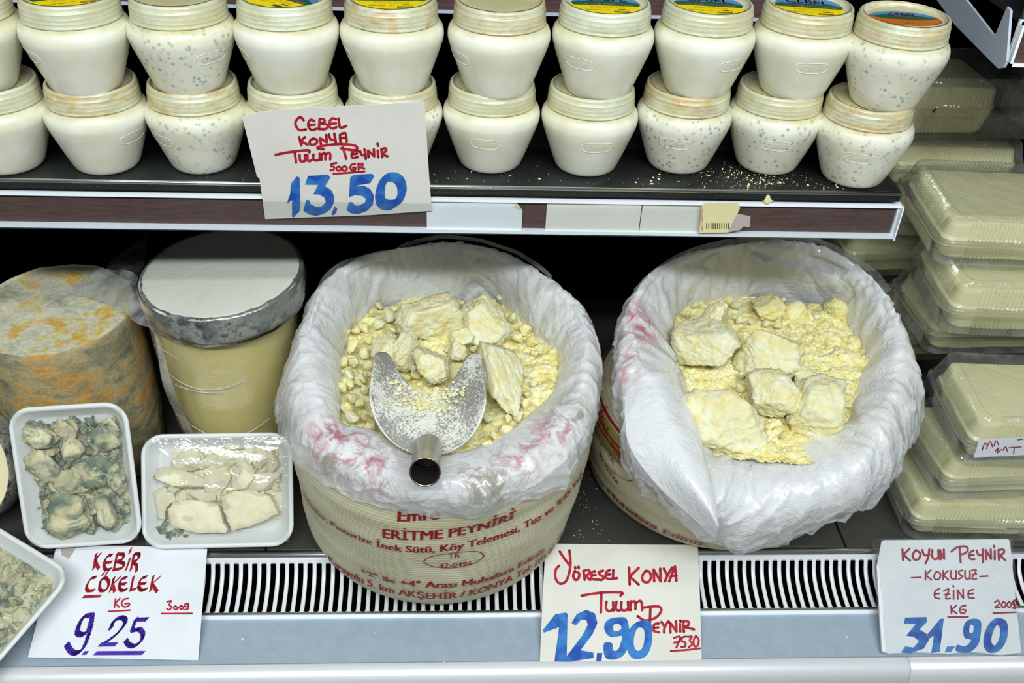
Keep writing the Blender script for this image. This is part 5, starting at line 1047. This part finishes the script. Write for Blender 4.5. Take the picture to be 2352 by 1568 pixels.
# ------------------------------------------------------------------ clear boxes
def clambox(w, d, h, name='clear_box'):
    """local origin at centre of the base"""
    n = 14; hb = h*.48
    def ring(w_, d_, r, rib=0):
        rib *= 1.7; base = rr_ring(w_, d_, r, 6); pts = []; m = len(base); tot = 0; seg = []
        for i in range(m):
            a, b = base[i], base[(i+1) % m]; L = math.hypot(b[0]-a[0], b[1]-a[1]); k = max(1, int(L/.0016)) if L > .02 else 1; k = 60 if L > .02 else 1
            for j in range(k):
                t = j/k; x, y = a[0]+(b[0]-a[0])*t, a[1]+(b[1]-a[1])*t
                if rib and k > 1 and 5 < j < 56 and j % 2: nx_, ny_ = (b[1]-a[1])/L, -(b[0]-a[0])/L; x -= nx_*rib*1.5; y -= ny_*rib*1.5
                pts.append((x, y))
        return pts
    S_ = [(ring(w*.86, d*.86, .016), 0), (ring(w*.89, d*.89, .018, .0012), .003), (ring(w*.94, d*.94, .020, .0012), hb-.004), (ring(w*.95, d*.95, .022), hb-.001)]
    base = stack_rings(S_, True, False); global RINGF; RINGF = ring
    R_ = [(ring(w*.95, d*.95, .022), hb-.001), (ring(w, d, .026), hb-.001), (ring(w*1.0, d*1.0, .026), hb+.0015), (ring(w*.965, d*.965, .024), hb+.003), (ring(w, d, .026), hb+.0045), (ring(w*.955, d*.955, .022), hb+.006)]
    rim = stack_rings(R_, False, False)
    L_ = [(ring(w*.955, d*.955, .022), hb+.006), (ring(w*.94, d*.94, .018, .0009), hb+.010), (ring(w*.87, d*.87, .015, .0009), h-.006), (ring(w*.855, d*.855, .015, .0014), h-.0025), (ring(w*.83, d*.83, .013, .0014), h-.0003), (ring(w*.77, d*.77, .012), h), (ring(w*.75, d*.75, .012), h-.0008)]
    lid = stack_rings(L_, False, True); return base, rim, lid
CBX = {}; NB = [0]
def cbox(label, loc, w, d, h, rz=0, tilt=(0, 0), fill=(.90, .88, .86), shift=(0, 0), note=False, empty=False):
    k = (w, d, h)
    if k not in CBX:
        b, r, l = clambox(w, d, h); root = thing('clear_box', label, 'box'); obj('tray_base', *b, M['clear'], root, smooth=False); obj('rim', *r, M['clear'], root); obj('lid', *l, M['clear'], root, smooth=False); CBX[k] = root
    else: root = copy_tree(CBX[k]); tag(root, label, 'box')
    e = (math.radians(tilt[0]), math.radians(tilt[1]), math.radians(rz)); root.location = loc; root.rotation_euler = e; root['group'] = 'clear clamshell boxes at the right'
    fw_, fd_, fh_ = fill; W_, D_ = w*fw_*.965, d*fd_*.965; z1 = .004+(h-.008)*fh_; zm = h*.5
    RG = RINGF; S_ = [(RG(W_*.86, D_*.86, .014), .004), (RG(W_*.90, D_*.90, .014, .0012), .008), (RG(W_, D_, .016, .0012), min(zm, z1-.01)), (RG(W_*.97, D_*.97, .016), min(zm, z1-.01)+.004), (RG(W_*.93, D_*.93, .012, .0010), z1-.005), (RG(W_*.91, D_*.91, .010, .0012), z1-.0015), (RG(W_*.86, D_*.86, .009), z1)]
    v, f = stack_rings(S_); v = [(x+shift[0]+.0012*noise.noise(Vector((x*60, y*60, z*60))), y+shift[1], z+.0012*noise.noise(Vector((x*40, y*40, 7)))) for x, y, z in v]
    o = obj('cheese_block', v, f, M['block'], smooth=False); o.location = loc; o.rotation_euler = e; tag(o, BLK[len(bpy.data.collections)*0+NB[0]], 'cheese', 'cheese blocks in the clear boxes')
    NB[0] += 1; return root
BW, BD, BH = .215, .155, .078
YZ = lambda x, y, z: Vector((x, y, z))
BLK = ['cheese block in the lowest clear box at the front right', 'cheese block in the second clear box up from the deck', 'cheese block in the clear box holding the slip', 'cheese block in the box wedged above the slip box', 'cheese block in the big clear box with the glossy corner', 'cheese block in the top box right of the shelf end', 'cheese block in the clear box low behind the right sack', 'shadowed cheese block in the box under the shelf end', 'short cheese block filling part of the box with the fly', "cheese block in the box beneath the fly's box", 'cheese block in the far right box under the neighbouring shelf', 'cheese block in the low far right box in shadow', "cheese block in the box behind the second sack's right side"]
cbox('lowest clear box at the front right, behind the 31,90 card', YZ(.755, 1.040, .0005), .225, BD, BH, -2)
cbox('second clear box up from the deck in the right stack', YZ(.775, 1.050, .077), .225, BD, BH, 3)
cbox('clear box with a handwritten slip, third up in the right stack', YZ(.788, 1.040, .155), .225, BD+.01, BH+.004, -2, (3, 0))
cbox('clear box wedged in the right stack just above the slip box', YZ(.775, 1.205, .215), BW, BD, BH, 2)
cbox('big clear box with glossy corner, level with the sack rims', YZ(.772, 1.150, .292), .24, BD+.015, BH+.006, -3, (2, 0))
cbox('top clear box of the front right stack, right of the shelf end', YZ(.745, 1.196, .380), .225, BD+.035, BH-.004, -3, (2, 0))
cbox('clear box tucked low behind the right sack', YZ(.690, 1.385, .235), BW-.02, BD, BH, 4)
cbox('clear box in shadow under the shelf end, behind the right stack', YZ(.668, 1.36, .313), BW-.02, BD, BH, -4)
cbox('half-empty clear box with a fly, behind the rightmost jars', YZ(.735, 1.385, .470), .24, BD, .088, 2, (0, 0), (.62, .88, .86), (-.035, 0))
cbox('clear box under the half-empty one with the fly', YZ(.735, 1.375, .391), BW, BD, BH, -1)
cbox('clear box at the far right edge, under the neighbouring shelf', YZ(.925, 1.40, .440), .14, .14, .095, 12)
cbox('clear box low at the far right edge in shadow', YZ(.965, 1.36, .345), .16, .15, .09, 5)
cbox('hidden-topped clear box behind the second sack, right side', YZ(.700, 1.30, .130), BW-.02, BD, BH, 2)
sl = thing('handwritten_slip', 'white handwritten slip inside the third box of the right stack', 'paper slip', at(2300, 1030, y=.955))
ny_ = Vector((0, -1, -.18)).normalized(); P0 = at(2300, 1030, y=.9555)
adopt(obj('paper', [hit(x, y, P0, ny_) for x, y in ((2250, 1008), (2420, 1000), (2420, 1042), (2236, 1050))], [(0, 1, 2, 3)], M['card_cool'], None, smooth=False), sl)
V, Fc = [], []
for st_ in [[(2256, 1034), (2262, 1018), (2268, 1022)], [(2266, 1030), (2274, 1014), (2280, 1026)], [(2283, 1024), (2288, 1012), (2294, 1022)], [(2286, 1036), (2294, 1028), (2290, 1040), (2300, 1032)], [(2304, 1034), (2310, 1026), (2314, 1036)], [(2318, 1028), (2346, 1026)], [(2330, 1028), (2328, 1042)], [(2338, 1010), (2350, 1008)]]:
    v, f = ribbon(st_, 2.4); k = len(V); V += [hit(p.x, p.y, P0-Vector((0, .0004, 0)), ny_) for p in v]; Fc += [tuple(i+k for i in q) for q in f]
adopt(obj('red_handwriting', V, Fc, M['darkred'], None, smooth=False), sl)
# the fly
fp = at(2146, 254, y=1.306); fly = thing('fly', 'small black fly sitting on the half-empty clear box', 'fly', fp)
bv, bf = lathe([(0, -.0035), (.0012, -.0028), (.0016, -.001), (.0014, .001), (.0011, .002), (.0013, .0028), (.0008, .0036), (0, .0038)], 12); adopt(frame(obj('fly_body', bv, bf, M['flyblack']), fp, Vector((.8, .1, -.5)), Vector((.5, -.2, .85))), fly)
for sgn in (-1, 1):
    adopt(obj('wing', [fp+Vector((0, -.0015, 0)), fp+Vector((-.003+sgn*.002, -.001, -.005)), fp+Vector((-.001+sgn*.0025, -.001, -.0055))], [(0, 1, 2)], M['flywing'], None, smooth=False), fly)
    for q in range(3):
        a = fp+Vector((0, -.0005, (q-1)*.0015)); b = a+Vector((sgn*.004, .0005, (q-1)*.0025+.0008)); adopt(obj('fly_leg', [a, a+Vector((0, 0, .0003)), b+Vector((0, 0, .0003)), b], [(0, 1, 2, 3)], M['flyblack'], None, smooth=False), fly)

# ------------------------------------------------------------------ crumbs and small bits
o = link('cheese_lump', rock('cheese_lump', (.017, .012, .014), 77, M['curd_pale'], 3, 7)); p = at(1765, 452, y=1.0500); o.location = Vector((p.x, 1.0500, .5085)); tag(o, 'small white cheese crumb sitting on the shelf rail', 'cheese')
pts = []
for cx, cy, sx_, sy_, n in ((1600, 398, 45, 10, 30), (1690, 392, 20, 9, 30), (1740, 410, 50, 10, 110), (1800, 415, 60, 12, 60), (1640, 430, 90, 8, 40), (1860, 425, 60, 8, 20), (1010, 405, 25, 14, 16), (1200, 400, 60, 18, 16), (1480, 415, 60, 14, 18), (560, 395, 30, 14, 10), (1930, 432, 30, 6, 8)):
    for _ in range(n):
        p = at(random.gauss(cx, sx_), random.gauss(cy, sy_), z=.5205)
        if 1.049 < p.y < 1.15: pts.append((p, random.choice([.0004, .0005, .0007, .0011, .0018 if random.random() < .3 else .0006])))
crumbs('shelf_crumbs', pts, 'white cheese crumbs scattered on the dark shelf around the right jars', 'crumbs', M['curd_pale'])
pts = []
for _ in range(70):
    p = at(random.uniform(0, 2352), random.uniform(1425, 1515), z=-.0398)
    if .808 < p.y < .874: pts.append((p, random.choice([.0004, .0005, .0006, .0009])))
for x, y, s_ in ((557, 1467, .0024), (1020, 1519, .0016), (1085, 1517, .0012), (1945, 1462, .0020), (743, 1505, .0012)): pts.append((at(x, y, z=-.0398), s_))
crumbs('panel_crumbs', pts, 'tiny cheese crumbs scattered on the grey front panel', 'crumbs', M['curd_pale'])
pts = [(at(random.gauss(x, 14), random.gauss(y, 30), z=.0005), random.choice([.0005, .0007, .001])) for x, y in ((1350, 1180), (1372, 1225), (1340, 1130), (1330, 1215)) for _ in range(14)]
crumbs('deck_crumbs', pts, 'tiny cheese crumbs on the dark deck between the two sacks', 'crumbs', M['curd_pale'])
